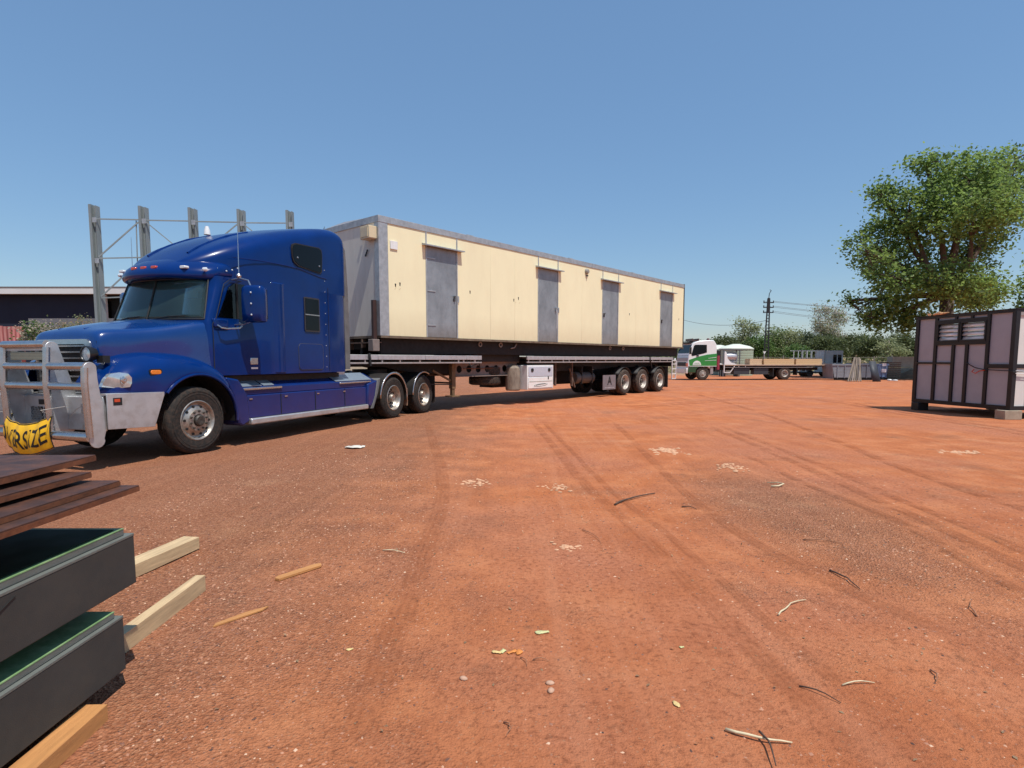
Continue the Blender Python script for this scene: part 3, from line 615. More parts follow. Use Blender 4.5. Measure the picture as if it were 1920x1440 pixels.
# sun visor brow
def vis(s0, z0, wn, zt):
    out = []
    for k in range(13):
        t = -1 + 2 * k / 12; u = 1.2 + t * (1.2 - wn); out.append((s0 + .50 * abs(t) ** 2.6, u, z0 - .02 * abs(t) ** 2 + zt * (1 - abs(t) ** 3)))
    return out
vs_ = [vis(0.710, 2.78, 0.250, 0), vis(0.470, 2.76, 0.230, 0), vis(0.260, 2.735, 0.220, 0), vis(0.200, 2.765, 0.200, 0), vis(0.205, 2.84, 0.180, .0), vis(0.260, 2.91, 0.170, .015), vis(0.390, 2.99, 0.170, .03), vis(0.560, 3.06, 0.200, .05), vis(0.770, 3.04, 0.250, .05)]
vm_ = MB().loft(vs_, closed=False); vm_.add([v[0] for v in vs_], [tuple(range(len(vs_)))], 0, True); vm_.add([v[-1] for v in vs_], [tuple(range(len(vs_)))], 0, True)
vm_.build('sun_visor', blue, TR, subsurf=2, angle=0)
for u, m_ in ((.98, red), (1.2, red), (1.42, red), (.52, white), (1.88, white)):
    t = abs(u - 1.2) / 1.1; s_ = .225 + .50 * t ** 2.6
    MB().prism(rrect(u - .055, u + .055, 2.885, 2.93, .018), 'x', s_ + .015, s_ + .10).build('marker_lamp', m_, TR, .008)
for u in (.25, 2.15): MB().lathe([(.0001, -.05), (.03, -.03), (.038, .02)], (.57, u, 2.88), 'x', 10).build('marker_lamp', whitel, TR)
for s_, u, z_ in ((.92, .16, 2.90), (1.02, .14, 2.93), (1.12, .12, 2.97)): MB().lathe([(.0001, 0), (.012, .002), (.014, .014)], (s_, u, z_), 'y', 8).build('rivet', whitel, TR)
# white cone lamps on top
for s_, u, z_ in ((1.75, 1.45, 3.74), ):
    MB().lathe([(.06, 0), (.05, .08), (.03, .15), (.0001, .16)], (s_, u, z_), 'z', 12).build('beacon', white, TR)
for u in (.30, .52):
    MB().lathe([(.0001, -.02), (.03, -.01), (.055, .12), (.06, .13), (.02, .10)], (3.62, u, 3.98), 'x', 12).build('roof_horn', white, TR)
MB().prism([(3.6, 4.0), (3.74, 4.0), (3.78, 4.24)], 'y', .40, .41).build('roof_fin', chrome, TR)
# wipers
for u0, u1 in ((1.05, .45), (1.9, 1.35)):
    MB().tube([(ws_surf(u0, 2.09) - .03, u0, 2.09), (ws_surf((u0 + u1) / 2, 2.12) - .03, (u0 + u1) / 2, 2.13), (ws_surf(u1, 2.14) - .03, u1, 2.14)], .010, 6).build('wiper', ink, TR)
# interior: dash, wheel, seats, sleeper curtain, papers on the dash
MB().prism([(.42, 1.95), (.42, 2.10), (.62, 2.13), (.85, 2.05), (.85, 1.6), (.7, 1.5), (.5, 1.5)], 'y', .25, 2.15).build('dashboard', blackg, TR)
MB().box(.5, 1.8, .15, 2.25, 1.18, 1.25).build('cab_floor', blackg, TR)
st_ = MB(); st_.tube([(.95 + .07 * math.sin(a) , 1.75 + .23 * math.cos(a), 2.06 + .21 * math.sin(a)) for a in np.linspace(0, 2 * PI, 25)], .016, 8); st_.bar((.95, 1.53, 2.06), (.95, 1.97, 2.06), .03, .03); st_.tube([(.95, 1.75, 2.06), (.7, 1.75, 1.9)], .03, 8); st_.build('steering_wheel', blackg, TR)
for u in (.65, 1.75):
    mb = MB(); mb.box(1.15, 1.65, u - .25, u + .25, 1.55, 1.72); mb.prism([(1.6, 1.65), (1.72, 1.65), (1.86, 2.35), (1.84, 2.60), (1.74, 2.60), (1.72, 2.35)], 'y', u - .24, u + .24); mb.build('seat', M('seat cloth', (.05, .05, .055), .85), TR, .03)
MB().box(2.15, 2.2, .2, 2.2, 1.25, 2.78).build('sleeper_curtain', M('curtain', (.035, .035, .04), .9), TR)
MB().box(.50, .72, 1.7, 2.1, 2.125, 2.15).build('dash_papers', M('paper', (.6, .62, .58), .7), TR)
# mirrors
for far in (False, True):
    Y = (lambda y: W2 - y) if far else (lambda y: y)
    mb = MB(); secs = []
    for z_, k in ((2.06, .75), (2.08, .95), (2.2, 1), (2.5, 1), (2.62, .95), (2.66, .7)):
        c0 = [(1.18, -.10), (1.20, -.38), (1.17, -.42), (1.05, -.44), (1.01, -.41), (.93, -.14), (.95, -.09), (1.14, -.07)]
        secs.append([(1.05 + (a - 1.05) * k, Y(-.25 + (b + .25) * k), z_) for a, b in c0])
    mb.loft(secs, closed=True, cap0=True, cap1=True); mr_ = mb.build('mirror_housing', blue, TR, angle=50)
    MB().box(1.185, 1.21, min(Y(-.13), Y(-.39)), max(Y(-.13), Y(-.39)), 2.12, 2.60).build('mirror_glass', darkglass, mr_)
    for z_ in (2.18, 2.36, 2.54): MB().lathe([(.0001, -.004), (.013, 0), (.016, .01)], (.965, Y(-.285), z_), 'y', 10, sgn=-1 if far else 1).build('mirror_stud', whitel, mr_)
    MB().tube([(.96, Y(.10), 2.76), (.98, Y(-.05), 2.78), (1.0, Y(-.2), 2.74), (1.0, Y(-.25), 2.64)], .014, 8).build('mirror_arm', chrome, mr_)
    MB().tube([(.96, Y(.08), 2.02), (.98, Y(-.1), 2.03), (1.0, Y(-.25), 2.08)], .014, 8).build('mirror_arm', chrome, mr_)
    MB().tube([(.985, Y(-.02), 2.80), (.99, Y(-.02), 2.86), (1.0, Y(-.02), 3.62)], [.02, .008, .004], 6).build('antenna', chrome, TR)
    MB().lathe([(.035, 0), (.045, .03), (.03, .06), (.0001, .07)], (.985, Y(-.02), 2.79), 'z', 12).build('antenna_base', chrome, TR)
MB().box(.75, 3.88, .22, 2.18, .55, 1.17).build('chassis_fill_box', black, TR)  # black box added to fill the bright gap below the cab
# skirts, steps -------------------------------------------------------------
for far in (False, True):
    Y = (lambda y: W2 - y) if far else (lambda y: y)
    def B(x0, x1, y0, y1, z0, z1, nm_, mt, par=TR, bv=.0): return MB().box(x0, x1, min(Y(y0), Y(y1)), max(Y(y0), Y(y1)), z0, z1).build(nm_, mt, par, bv)
    # front fairing leading down from the arch
    MB().prism([(.66, 1.16), (.92, 1.12), (1.10, .86), (1.14, .40), (.98, .33), (.90, .37), (.845, .62), (.80, .85)], 'y', Y(.0), Y(.40)).build('step_fairing', blue, TR, .03)
    MB().prism([(1.02, .84), (4.92, .84), (4.86, .62), (4.72, .44), (1.02, .44)], 'y', Y(.03), Y(.10)).build('side_skirt', blue, TR, .02)
    sk = MB().prism([(Y(a_), b_) for a_, b_ in ((.05, .84), (.05, .975), (.36, 1.135), (.70, 1.135), (.70, .84))], 'x', .93, 4.98).build('skirt_top', blue, TR, .015)
    for sx_ in (1.9, 2.85, 3.8): B(sx_, sx_ + .012, .02, .06, .46, .83, 'skirt_joint', gs)
    for sx_ in (1.15, 2.0, 2.9, 3.75): B(sx_, sx_ + .07, .018, .04, .765, .785, 'skirt_catch', chrome, TR)
    for x0, x1 in ((.98, 1.48), (1.52, 1.78)): 
        MB().prism([(Y(a_), b_) for a_, b_ in ((.058, .990), (.355, 1.142), (.355, 1.150), (.058, .998))], 'x', x0, x1).build('tread_plate', alup, TR)
    B(1.0, 1.95, .02, .10, .925, .97, 'step_edge', chrome, TR, .012)
    MB().prism([(Y(a_), b_) for a_, b_ in ((.058, .990), (.355, 1.142), (.355, 1.150), (.058, .998))], 'x', 3.55, 4.85).build('tread_plate', alup, TR)
    B(3.65, 4.80, .02, .09, .93, .97, 'step_edge', chrome, TR, .012)
    B(1.15, 4.62, -.02, .20, .335, .44, 'lower_step', alu, TR, .02)
    MB().prism([(4.62, .90), (5.10, 1.0), (4.98, .60), (4.72, .36), (4.60, .42)], 'y', Y(-.01), Y(.25)).build('skirt_tail', blue, TR, .03)
    MB().prism([(4.98, .98), (5.10, 1.02), (5.0, .70), (4.80, .33), (4.72, .33), (4.88, .62)], 'y', Y(-.03), Y(.30)).build('skirt_trim', rubber, TR, .01)
    # quarter guards round the drive wheels
    for c_, a0, a1 in ((5.74, 178, -8), (7.26, 178, 60)):
        g_ = arc(c_, .515, .60, a0, a1, 20); g2 = arc(c_, .515, .585, a0, a1, 20)
        mb = MB(); mb.loft([[(a, Y(.0), b) for a, b in g_], [(a, Y(.62), b) for a, b in g_], [(a, Y(.62), b) for a, b in g2], [(a, Y(.0), b) for a, b in g2]], closed=False); mb.build('mudguard', black, TR, angle=40)
        mb = MB(); mb.loft([[(a, Y(-.012), b) for a, b in arc(c_, .515, .635, a0, a1, 20)], [(a, Y(-.012), b) for a, b in arc(c_, .515, .585, a0, a1, 20)]], closed=False); mb.build('guard_trim', chrome, TR, solid=.012)
    B(6.37, 6.42, .02, .62, .28, .72, 'mud_flap', M('dusty flap', (.22, .12, .07), .8), TR)
    B(7.88, 7.92, .02, .62, .25, 1.0, 'mud_flap', tyre, TR)
    MB().prism([(3.92, 1.02), (4.2, 1.02), (4.2, 1.2), (3.92, 1.2)], 'y', Y(.3), Y(.7)).build('battery_box', alu, TR, .01)
MB().box(4.05, 5.6, .5, 1.9, 1.0, 1.03).build('catwalk', alup, TR)
mb = MB(); mb.tube([(4.0, 1.0, 2.1), (4.3, .95, 1.6), (4.9, .8, 1.35), (5.6, .8, 1.5)], .02, 8); mb.tube([(4.0, 1.1, 2.1), (4.35, 1.1, 1.5), (5.0, 1.0, 1.3), (5.6, 1.0, 1.5)], .02, 8, 1); mb.build('air_hoses', [ink, red], TR)
TRB = TR; _n0 = set(o.name for o in TR.children)
# bumper and bull bar ---------------------------------------------------------
MB().prism([(-1.30, 1.0), (-.47, .985), (-.47, .94), (-.64, .50), (-1.30, .53)], 'y', -.02, -.0).build('bumper_wing', alu, TRB, .004)
MB().prism([(-1.30, 1.0), (-.47, .985), (-.47, .97), (-1.30, .98)], 'y', .0, .12).build('bumper_wing_cap', alu, TRB, .004)
MB().prism([(-1.30, 1.0), (-.47, .985), (-.47, .94), (-.64, .50), (-1.30, .53)], 'y', 2.40, 2.42).build('bumper_wing', alu, TRB, .004)
MB().box(-1.50, -1.455, .06, 2.34, .50, .955).build('bumper', alu, TRB, .012)
MB().box(-1.455, -.95, .1, 2.3, .94, .97).build('bumper_top', alu, TRB)
for u0, u1 in ((.98, 1.22), (1.26, 1.50)):
    g = MB().box(-1.508, -1.50, u0, u1, .60, .80).build('bumper_mesh', ink, TRB)
    mb = MB()
    for k in range(9): mb.bar((-1.511, u0 + k * (u1 - u0) / 8, .60), (-1.511, min(u1, u0 + k * (u1 - u0) / 8 + .1), .80 if u0 + k * (u1 - u0) / 8 + .1 < u1 else .60 + (u1 - u0 - k * (u1 - u0) / 8) * 2), .006, .004)
    for k in range(9): mb.bar((-1.512, u1 - k * (u1 - u0) / 8, .60), (-1.512, max(u0, u1 - k * (u1 - u0) / 8 - .1), .80 if u1 - k * (u1 - u0) / 8 - .1 > u0 else .60 + (u1 - u0 - k * (u1 - u0) / 8) * 2), .006, .004)
    mb.build('mesh_wires', alu, g)
MB().box(-1.512, -1.50, 1.12, 1.32, .83, .90).build('bumper_slot', ink, TRB)
MB().box(-1.515, -1.50, .35, .47, .82, .86).build('tow_pin', chrome, TRB, .004)
MB().box(-1.22, -1.10, -.0235, -.0205, .84, .94).build('sticker', ink, TRB)
MB().box(-1.205, -1.13, -.0262, -.0238, .885, .925).build('sticker_stripe', red, TRB)
# uprights: outer pair, inner pair; shaped plates
op = arc(-1.66, 1.33, .085, 170, 20, 8) + [(-1.575, 1.20), (-1.545, .95), (-1.52, .90), (-1.50, .52), (-1.53, .42)] + arc(-1.62, .40, .10, -10, -170, 6) + [(-1.72, .60), (-1.74, 1.0)]
def upright(u, poly): 
    o_ = MB().prism(poly, 'y', u - .008, u + .008).build('bull_bar_upright', alu, TRB, .004)
    MB().tube([(poly[0][0] + .02, u, poly[0][1])] + [(-1.735, u, 1.15), (-1.73, u, 1.0), (-1.715, u, .6), (-1.71, u, .45)], .042, 10).build('upright_tube', chrome, o_)
for u in (.03, 2.37): upright(u, op)
ip = arc(-1.64, 1.60, .085, 175, 0, 8) + [(-1.48, 1.35), (-1.38, 1.0), (-1.38, .52), (-1.50, .42)] + [(-1.70, .42), (-1.735, .9)]
for u in (.76, 1.64): upright(u, ip)
for z_, u0, u1 in ((1.645, .76, 1.64), (1.36, .03, 2.37), (1.10, .03, 2.37), (.45, .03, 2.37)):
    MB().cyl((-1.70, u0, z_), (-1.70, u1, z_), .052 if z_ > .5 else .062, 14).build('bull_bar_tube', chrome, TRB)
MB().box(-1.685, -1.625, .86, 1.54, 1.44, 1.55).build('light_bar', M('light bar body', (.30, .32, .25), .4, .3, .2, 30), TRB, .01)
for k in range(5): MB().box(-1.692, -1.684, .87, 1.53, 1.448 + k * .02, 1.459 + k * .02).build('light_bar_strip', M('light bar lens', (.42, .45, .33), .3, .2) if k == 0 else bpy.data.materials['light bar lens'], bpy.data.objects['light_bar'])
MB().box(-1.70, -1.55, .80, 1.60, 1.565, 1.60).build('light_bar_bracket', alu, TRB)
for u in (.44, 1.96):
    b_ = MB().lathe([(.05, .10), (.08, .09), (.105, .02), (.108, -.03), (.095, -.032), (.09, -.02)], (-1.40, u, 1.52), 'x', 24).build('spotlight', blackp, TRB)
    MB().lathe([(.0001, -.028), (.05, -.024), (.09, -.018)], (-1.40, u, 1.52), 'x', 24).build('lens', lensm, b_)
    MB().bar((-1.36, u, 1.42), (-1.30, u, 1.0), .05, .02).build('bracket', ink, b_)
MB().box(-1.30, -1.2, .30, .42, 1.40, 1.50).build('spotlight_wiring', ink, TRB)
# rope hanging on the bumper
mb = MB()
for k in range(3):
    pts = [(-1.53 - .01 * math.sin(i), .36 + .03 * math.sin(i * 1.3 + k * 2) + k * .02, .88 - i * .045) for i in range(9)]; mb.tube(pts, .006, 5)
mb.tube([(-1.53, .36, .86), (-1.56, .50, .78), (-1.58, .62, .66)], .004, 4)
mb.build('rope', M('grey rope', (.4, .38, .34), .9), TRB)
for o_ in TR.children:
    if o_.name not in _n0 and not o_.name.startswith('bumper_wing') and not o_.name.startswith('sticker'): o_.location.x += .20
# ------------------------------------------------------------------ OVERSIZE banner hanging on the bull bar
BN = thing('oversize_banner', 'sagging yellow vinyl banner reading OVERSIZE tied under the bull bar', 'banner', (-4.859, 8.728, 0), math.radians(69.95))
def banner_pt(a, b, lift=0.0):
    """a 0..1 from the viewer's right edge to the left, b 0..1 bottom to top"""
    u = .70 + a * .98; fold = max(0, a - .90) / .10
    s = -1.53 - .06 * math.sin(a * PI) - .05 * math.sin(b * PI) - lift + fold ** 1.5 * .07
    z = .21 + .08 * abs(2 * a - 1) ** 2 * (1) + b * (.42) + (-.045 * math.sin(a * PI)) * .9
    s += .012 * math.sin(a * 17 + b * 3) + .008 * math.sin(a * 31)
    return (s, u - fold ** 2 * .05, z)
n1, n2 = 40, 12
mb = MB(); mb.add([banner_pt(i / n1, j / n2) for i in range(n1 + 1) for j in range(n2 + 1)], [(i * (n2 + 1) + j, (i + 1) * (n2 + 1) + j, (i + 1) * (n2 + 1) + j + 1, i * (n2 + 1) + j + 1) for i in range(n1) for j in range(n2)], 0, True)
mb.build('cloth', paint_y, BN, solid=.003, angle=0, fix=False)
tm = text_mesh('OVERSIZE', .36, sx=.62, shear=.12)
xs = [v.co.x for v in tm.vertices]; x0, x1 = min(xs), max(xs)
bm = bmesh.new(); bm.from_mesh(tm); bmesh.ops.triangulate(bm, faces=bm.faces); bmesh.ops.subdivide_edges(bm, edges=bm.edges, cuts=2)
for v in bm.verts:
    a = 1 - (v.co.x - x0) / (x1 - x0); a = .05 + a * .97; b = .46 + v.co.y / .36 * .78 + .03 * math.sin(a * 23)
    v.co = banner_pt(a, b, .006)
bm.to_mesh(tm); bm.free(); tm.materials.append(ink); o = bpy.data.objects.new('lettering', tm); COL.objects.link(o); o.parent = BN
for b in (.02, .98): MB().tube([banner_pt(i / 30, b, .003) for i in range(31)], .007, 5).build('hem', ink, BN)
for a in (.0, 1.0): MB().tube([banner_pt(a, j / 8, .003) for j in range(9)], .007, 5).build('hem', ink, BN)
MB().tube([banner_pt(0, .98), (-1.72, .60, .80), (-1.54, .42, .84)], .005, 5).build('tie', M('tie rope', (.35, .33, .3), .9), BN)
MB().tube([banner_pt(1, .98), (-1.72, 1.9, .80), (-1.60, 2.0, .95)], .005, 5).build('tie', bpy.data.materials['tie rope'], BN)
# ------------------------------------------------------------------ extendable semi-trailer
P0 = (-3.2254, 14.24, 0); RT = math.radians(49)
TL = thing('flatbed_trailer', 'extended flat-top semi-trailer with three rear axles under the cream cabin', 'trailer', P0, RT)
raili = M('silver coaming rail', (.52, .51, .52), .45, .6, .1, 5, dirt=(.30, .22, .18), dirt_amt=.5)
raild = M('dull rail', (.34, .31, .30), .6, .3, .15, 5, dirt=(.28, .17, .12), dirt_amt=.6)
TW = 2.45
def rail(x0, x1, posts, loose=None):
    for Y, nm_ in ((lambda y: y, 'n'), (lambda y: TW - y, 'f')):
        L = lambda a, b: (min(Y(a), Y(b)), max(Y(a), Y(b)))
        x = x0; k = 0
        while x < x1 - .01:
            e_ = min(x1, x + 1.52); MB().box(x, e_ - .008, *L(.0, .06), 1.445, 1.565).build('coaming_rail', raili, TL, .006); x = e_
        MB().box(x0, x1, *L(.01, .05), 1.345, 1.385).build('rope_rail', raild, TL, .004)
        if nm_ == 'n':
            for px_ in posts: MB().box(px_ - .018, px_ + .018, *L(.012, .048), 1.385, 1.445).build('rail_post', raild, TL)
rail(-1.6, 3.58, [-1.2, -.45, .05, .6, 1.25, 1.95, 2.65, 2.85, 3.3])
rail(5.67, 16.2, [5.75, 6.35, 7.0, 7.65, 8.0, 8.4, 9.1, 9.7, 10.4, 11.2, 11.9, 12.6, 13.4, 14.2, 14.9, 15.6, 16.1])
def deckboards(x0, x1, nm_='deck_board'):
    n = 7; wd = (TW - .14) / n
    for k in range(n): MB().box(x0, x1, .07 + k * wd, .07 + (k + 1) * wd - .01, 1.50, 1.545).build(nm_, brownsteel, TL)
MB().box(3.56, 5.69, .35, TW - .35, 1.39, 1.60).build('gap_block', black, TL)  # black slab added to stop light showing through the gap under the skid
deckboards(-1.6, 3.55); deckboards(5.7, 16.2)
for u in (.72, 1.63):
    MB().prism([(-1.5, 1.49), (16.1, 1.49), (16.1, 1.18), (9.5, 1.05), (5.7, 1.0), (5.7, 1.10), (3.0, 1.02), (1.4, 1.12), (.6, 1.26), (-1.5, 1.28)], 'y', u, u + .1).build('main_beam', black, TL)
k = 0
for x in list(np.arange(-1.2, 3.5, .62)) + list(np.arange(6.0, 16.1, .62)):
    MB().box(x, x + .06, .06, TW - .06, 1.40, 1.495).build('cross_member', black, TL)
# sliding inner beam with lightening holes, seen in the gap
webm = M('dusty inner beam', (.22, .17, .145), .75, .1, .2, 5, dirt=(.30, .20, .15), dirt_amt=.6)
bl = MB(); N_ = 9
zc = 1.17; x0 = 2.95; pitch = .40
for u in (.52, 1.85):
    mb = MB()
    # web built as a strip with octagonal holes
    for i in range(7):
        xa = x0 + i * pitch; cxh = xa + pitch / 2; r = .115; o8 = [(cxh + r * math.cos(PI / 8 * (2 * k + 1)), zc + r * math.sin(PI / 8 * (2 * k + 1))) for k in range(8)]
        rect = [(xa + pitch, zc + .08), (xa + pitch * .75, 1.36), (xa + pitch * .25, 1.36), (xa, zc + .08), (xa, zc - .08), (xa + pitch * .25, .97), (xa + pitch * .75, .97), (xa + pitch, zc - .08)]
        corners = {1: (xa + pitch, 1.36), 3: (xa, 1.36), 5: (xa, .97), 7: (xa + pitch, .97)}
        for yy in (u, u + .012):
            v = [(a, yy, b) for a, b in o8] + [(a, yy, b) for a, b in rect]
            f = [(j, (j + 1) % 8, 8 + (j + 1) % 8, 8 + j) for j in range(8)]
            mb.add(v, f)
        for (c0, c1, c2) in ((0, 1, (xa + pitch, 1.36)), (2, 3, (xa, 1.36)), (4, 5, (xa, .97)), (6, 7, (xa + pitch, .97))):
            mb.add([(rect[c0][0], u, rect[c0][1]), (rect[c1][0], u, rect[c1][1]), (c2[0], u, c2[1])], [(0, 1, 2)])
        mb.add([(a, u, b) for a, b in o8] + [(a, u + .012, b) for a, b in o8], [(j, (j + 1) % 8, 8 + (j + 1) % 8, 8 + j) for j in range(8)])
    mb.box(x0, x0 + 7 * pitch, u - .09, u + .1, 1.36, 1.385); mb.box(x0, x0 + 7 * pitch, u - .09, u + .1, .945, .97)
    mb.build('inner_beam', webm, TL, angle=0)
MB().box(3.3, 4.9, .46, .50, 1.18, 1.20).build('beam_pipe', rust2, TL)
MB().tube([(3.0, .1, 1.5), (3.1, -.02, 1.25), (3.5, .1, 1.35), (3.75, .3, 1.42), (3.85, .35, 1.2)], .018, 8).build('hanging_hose', ink, TL)
# landing legs
legm = M('rusty yellowish leg', (.17, .105, .05), .75, .1, .25, 6, dirt=(.09, .045, .03), dirt_amt=.6)
for u in (.32, 2.0):
    mb = MB(); mb.box(2.68, 2.82, u, u + .14, .62, 1.37); mb.box(2.70, 2.80, u + .02, u + .12, .42, .62); mb.box(2.60, 2.90, u - .08, u + .22, .385, .42); mb.build('landing_leg', legm, TL, .006)
    MB().bar((2.0, u + .07, 1.15), (2.68, u + .07, .85), .05, .05).build('leg_brace', legm, TL)
MB().bar((2.75, .4, .78), (2.75, 2.05, .78), .05, .05).build('leg_cross_tie', legm, TL)
MB().bar((1.2, .36, .80), (2.68, .36, .74), .03, .03).build('leg_tie', black, TL)
# spare wheel, toolbox, drum, tanks
sw = wheel('trailer', TL, 4.68, .95, .66); sw.rotation_euler = (math.radians(90), 0, 0)
for x0_, x1_, u0_, z0_ in ((5.0, 5.65, .9, .55), (7.2, 9.0, 1.7, .55), (9.2, 11.2, 1.6, .50), (7.2, 8.4, .9, .7)): MB().box(x0_, x1_, u0_, u0_ + .6, z0_, 1.35).build('dark_fill_box', black, TL, .01)  # black boxes added to keep the space under the deck dark
for x in (4.35, 4.9): MB().box(x, x + .06, .8, 1.7, .2 + .9, 1.45).build('spare_hanger', black, TL)
tb = MB().box(5.70, 7.09, .03, .62, .48, 1.27).build('toolbox', white, TL, .012)
MB().box(5.76, 7.03, .012, .03, .90, 1.22).build('toolbox_door', M('grey toolbox door', (.52, .54, .60), .4, .2, .05), tb, .01)
MB().box(5.74, 7.05, .008, .03, .52, .88).build('toolbox_door', M('polished toolbox door', (.86, .88, .86), .25, .3, .05), tb, .01)
for x in (5.93, 6.83): MB().prism(rrect(x - .06, x + .06, 1.06, 1.17, .04), 'y', -.005, .012).build('latch', ink, tb)
MB().box(6.76, 6.80, -.004, .01, .80, .89).build('handle', blackp, tb)
MB().box(5.78, 7.0, -.0, .01, .735, .75).build('crease', M('crease', (.35, .38, .33), .5), tb)
# oval dealer plate in illegible small script on the lower door
ov = [(6.38 + .36 * math.cos(a) - .0, .62 + .045 * math.sin(a) + .02 * math.cos(a)) for a in np.linspace(0, 2 * PI, 24, endpoint=False)]
MB().prism(ov, 'y', .003, .009).build('name_oval', M('grey print', (.16, .17, .16), .6), tb)
ov2 = [(6.38 + .33 * math.cos(a), .62 + .03 * math.sin(a) + .018 * math.cos(a)) for a in np.linspace(0, 2 * PI, 24, endpoint=False)]
MB().prism(ov2, 'y', .0015, .004).build('name_oval_field', bpy.data.materials['polished toolbox door'], tb)
mb = MB()
for k in range(9): mb.box(6.11 + k * .06, 6.15 + k * .06, -.001, .002, .608 + k * .004, .632 + k * .004)
mb.build('name_script', ink, tb)
dr = M('stained canvas drum', (.26, .21, .16), .8, 0, .3, 3, dirt=(.07, .035, .025), dirt_amt=.9, stretch=(1, 1, .3))
MB().lathe([(.0001, .0), (.21, 0), (.24, .04), (.24, .36), (.22, .72), (.15, .80), (.0001, .80)], (5.42, .40, .46), 'z', 20).build('drum', dr, TL)
MB().lathe([(.0001, 0), (.20, 0), (.22, .04), (.22, 1.15), (.20, 1.2), (.0001, 1.2)], (9.0, .55, .78), 'x', 20).build('air_tank', M('air tank', (.09, .085, .08), .6, .2, .2, 6, dirt=(.2, .15, .1), dirt_amt=.5), TL)
for x in (9.25, 9.95): MB().box(x, x + .04, .33, .80, .56, 1.2).build('tank_strap', black, TL)
MB().box(7.5, 7.56, .25, .32, .55, 1.4).build('stay', brownsteel, TL); MB().box(8.5, 8.56, .25, .32, .50, 1.4).build('stay', brownsteel, TL)
MB().bar((8.35, .25, 1.15), (8.75, .3, .45), .05, .05).build('stay', brownsteel, TL)
MB().box(7.3, 8.2, 1.0, 1.5, .85, 1.3).build('suspension_hanger', black, TL)
mf = MB().box(10.28, 11.20, .05, .075, .30, .86).build('mud_flap', M('grey flap', (.17, .15, .16), .75, 0, .15, 5, dirt=(.28, .18, .14), dirt_amt=.4), TL)
# stencilled letter A with a line of small script below it
tmA = text_mesh('A', .46, extrude=.002, name='stencil'); tmA.materials.append(ink)
o = bpy.data.objects.new('stencil', tmA); COL.objects.link(o); o.parent = mf; o.location = (10.75, .047, .62); o.rotation_euler = (PI / 2, 0, 0)
MB().prism([(10.62, .60), (10.80, .60), (10.74, .66)], 'y', .044, .0475).build('stencil_cut', ink, mf)
mb = MB(); 
for k in range(7): mb.box(10.42 + k * .10, 10.48 + k * .10, .044, .0475, .355, .385)
mb.build('flap_script', M('pale print', (.45, .42, .42), .7), mf)
for i, s_ in enumerate((11.90, 13.38, 14.92)):
    wheel('trailer', TL, s_, .02, .553, R=.51); wheel('trailer', TL, s_, TW - .02, .553, far=True)
    MB().cyl((s_, .3, .55), (s_, 2.15, .55), .065, 12).build('axle', black, TL)
    for u in (.62, 1.72): MB().box(s_ - .55, s_ + .55, u, u + .09, .66, .80).build('leaf_spring', black, TL)
    MB().box(s_ + .62, s_ + .78, .6, 1.85, .62, 1.2).build('spring_hanger', black, TL)
for u0, u1 in ((.0, .62), (1.83, 2.45)): MB().box(15.62, 15.66, u0, u1, .22, 1.15).build('mud_flap', tyre, TL)
MB().prism(arc(13.4, .5, 2.9, 128, 52, 12) + [(15.18, 1.30), (11.6, 1.30)], 'y', .55, .58).build if False else None
for s_ in (11.9, 13.38, 14.92):
    g_ = arc(s_, .553, .60, 150, 30, 12)
    MB().loft([[(a, .03, b) for a, b in g_], [(a, .60, b) for a, b in g_]], closed=False).build('mudguard', black, TL, solid=.01)
# ladder and rear frame
lad = MB().box(16.02, 16.06, -.02, .02, .57, 1.42).build('ladder', white, TL)
MB().box(16.40, 16.44, -.02, .02, .57, 1.42).build('stile', white, lad)
for z in (.58, .80, 1.02, 1.24, 1.40): MB().box(16.06, 16.40, -.015, .015, z, z + .035).build('rung', white, lad)
MB().tube([(16.3, 0, 1.42), (16.55, .1, 1.50), (16.8, .2, 1.45), (16.85, .25, 1.2)], .03, 8).build('ladder_handrail', white, TL)
MB().box(16.1, 16.22, .0, TW, 1.15, 1.56).build('rear_bolster', black, TL)
MB().tube([(13.9, -.01, 1.60), (13.9, -.02, 1.45), (13.95, -.03, 1.30), (14.05, -.02, 1.1)], .025, 8).build('load_strap', ink, TL)
MB().tube([(-.35, -.015, 1.60), (-.35, -.035, 1.50), (-.33, -.03, 1.30)], .03, 8).build('load_strap', ink, TL)

# ------------------------------------------------------------------ cream transportable cabin on its skid
CB = thing('transportable_cabin', 'long cream sandwich-panel cabin with four grey steel doors loaded on the trailer', 'cabin', P0, RT)
CW = 2.95; CL = 17.12; Z0, Z1, ZT = 2.045, 4.77, 4.925
doors = [(1.48, 2.60), (6.20, 7.28), (10.07, 11.22), (14.77, 15.92)]
seams = sorted([.27] + [v for d in doors for v in d] + [3.95, 5.05, 8.72, 12.6, 13.7, 16.5, CL - .02])
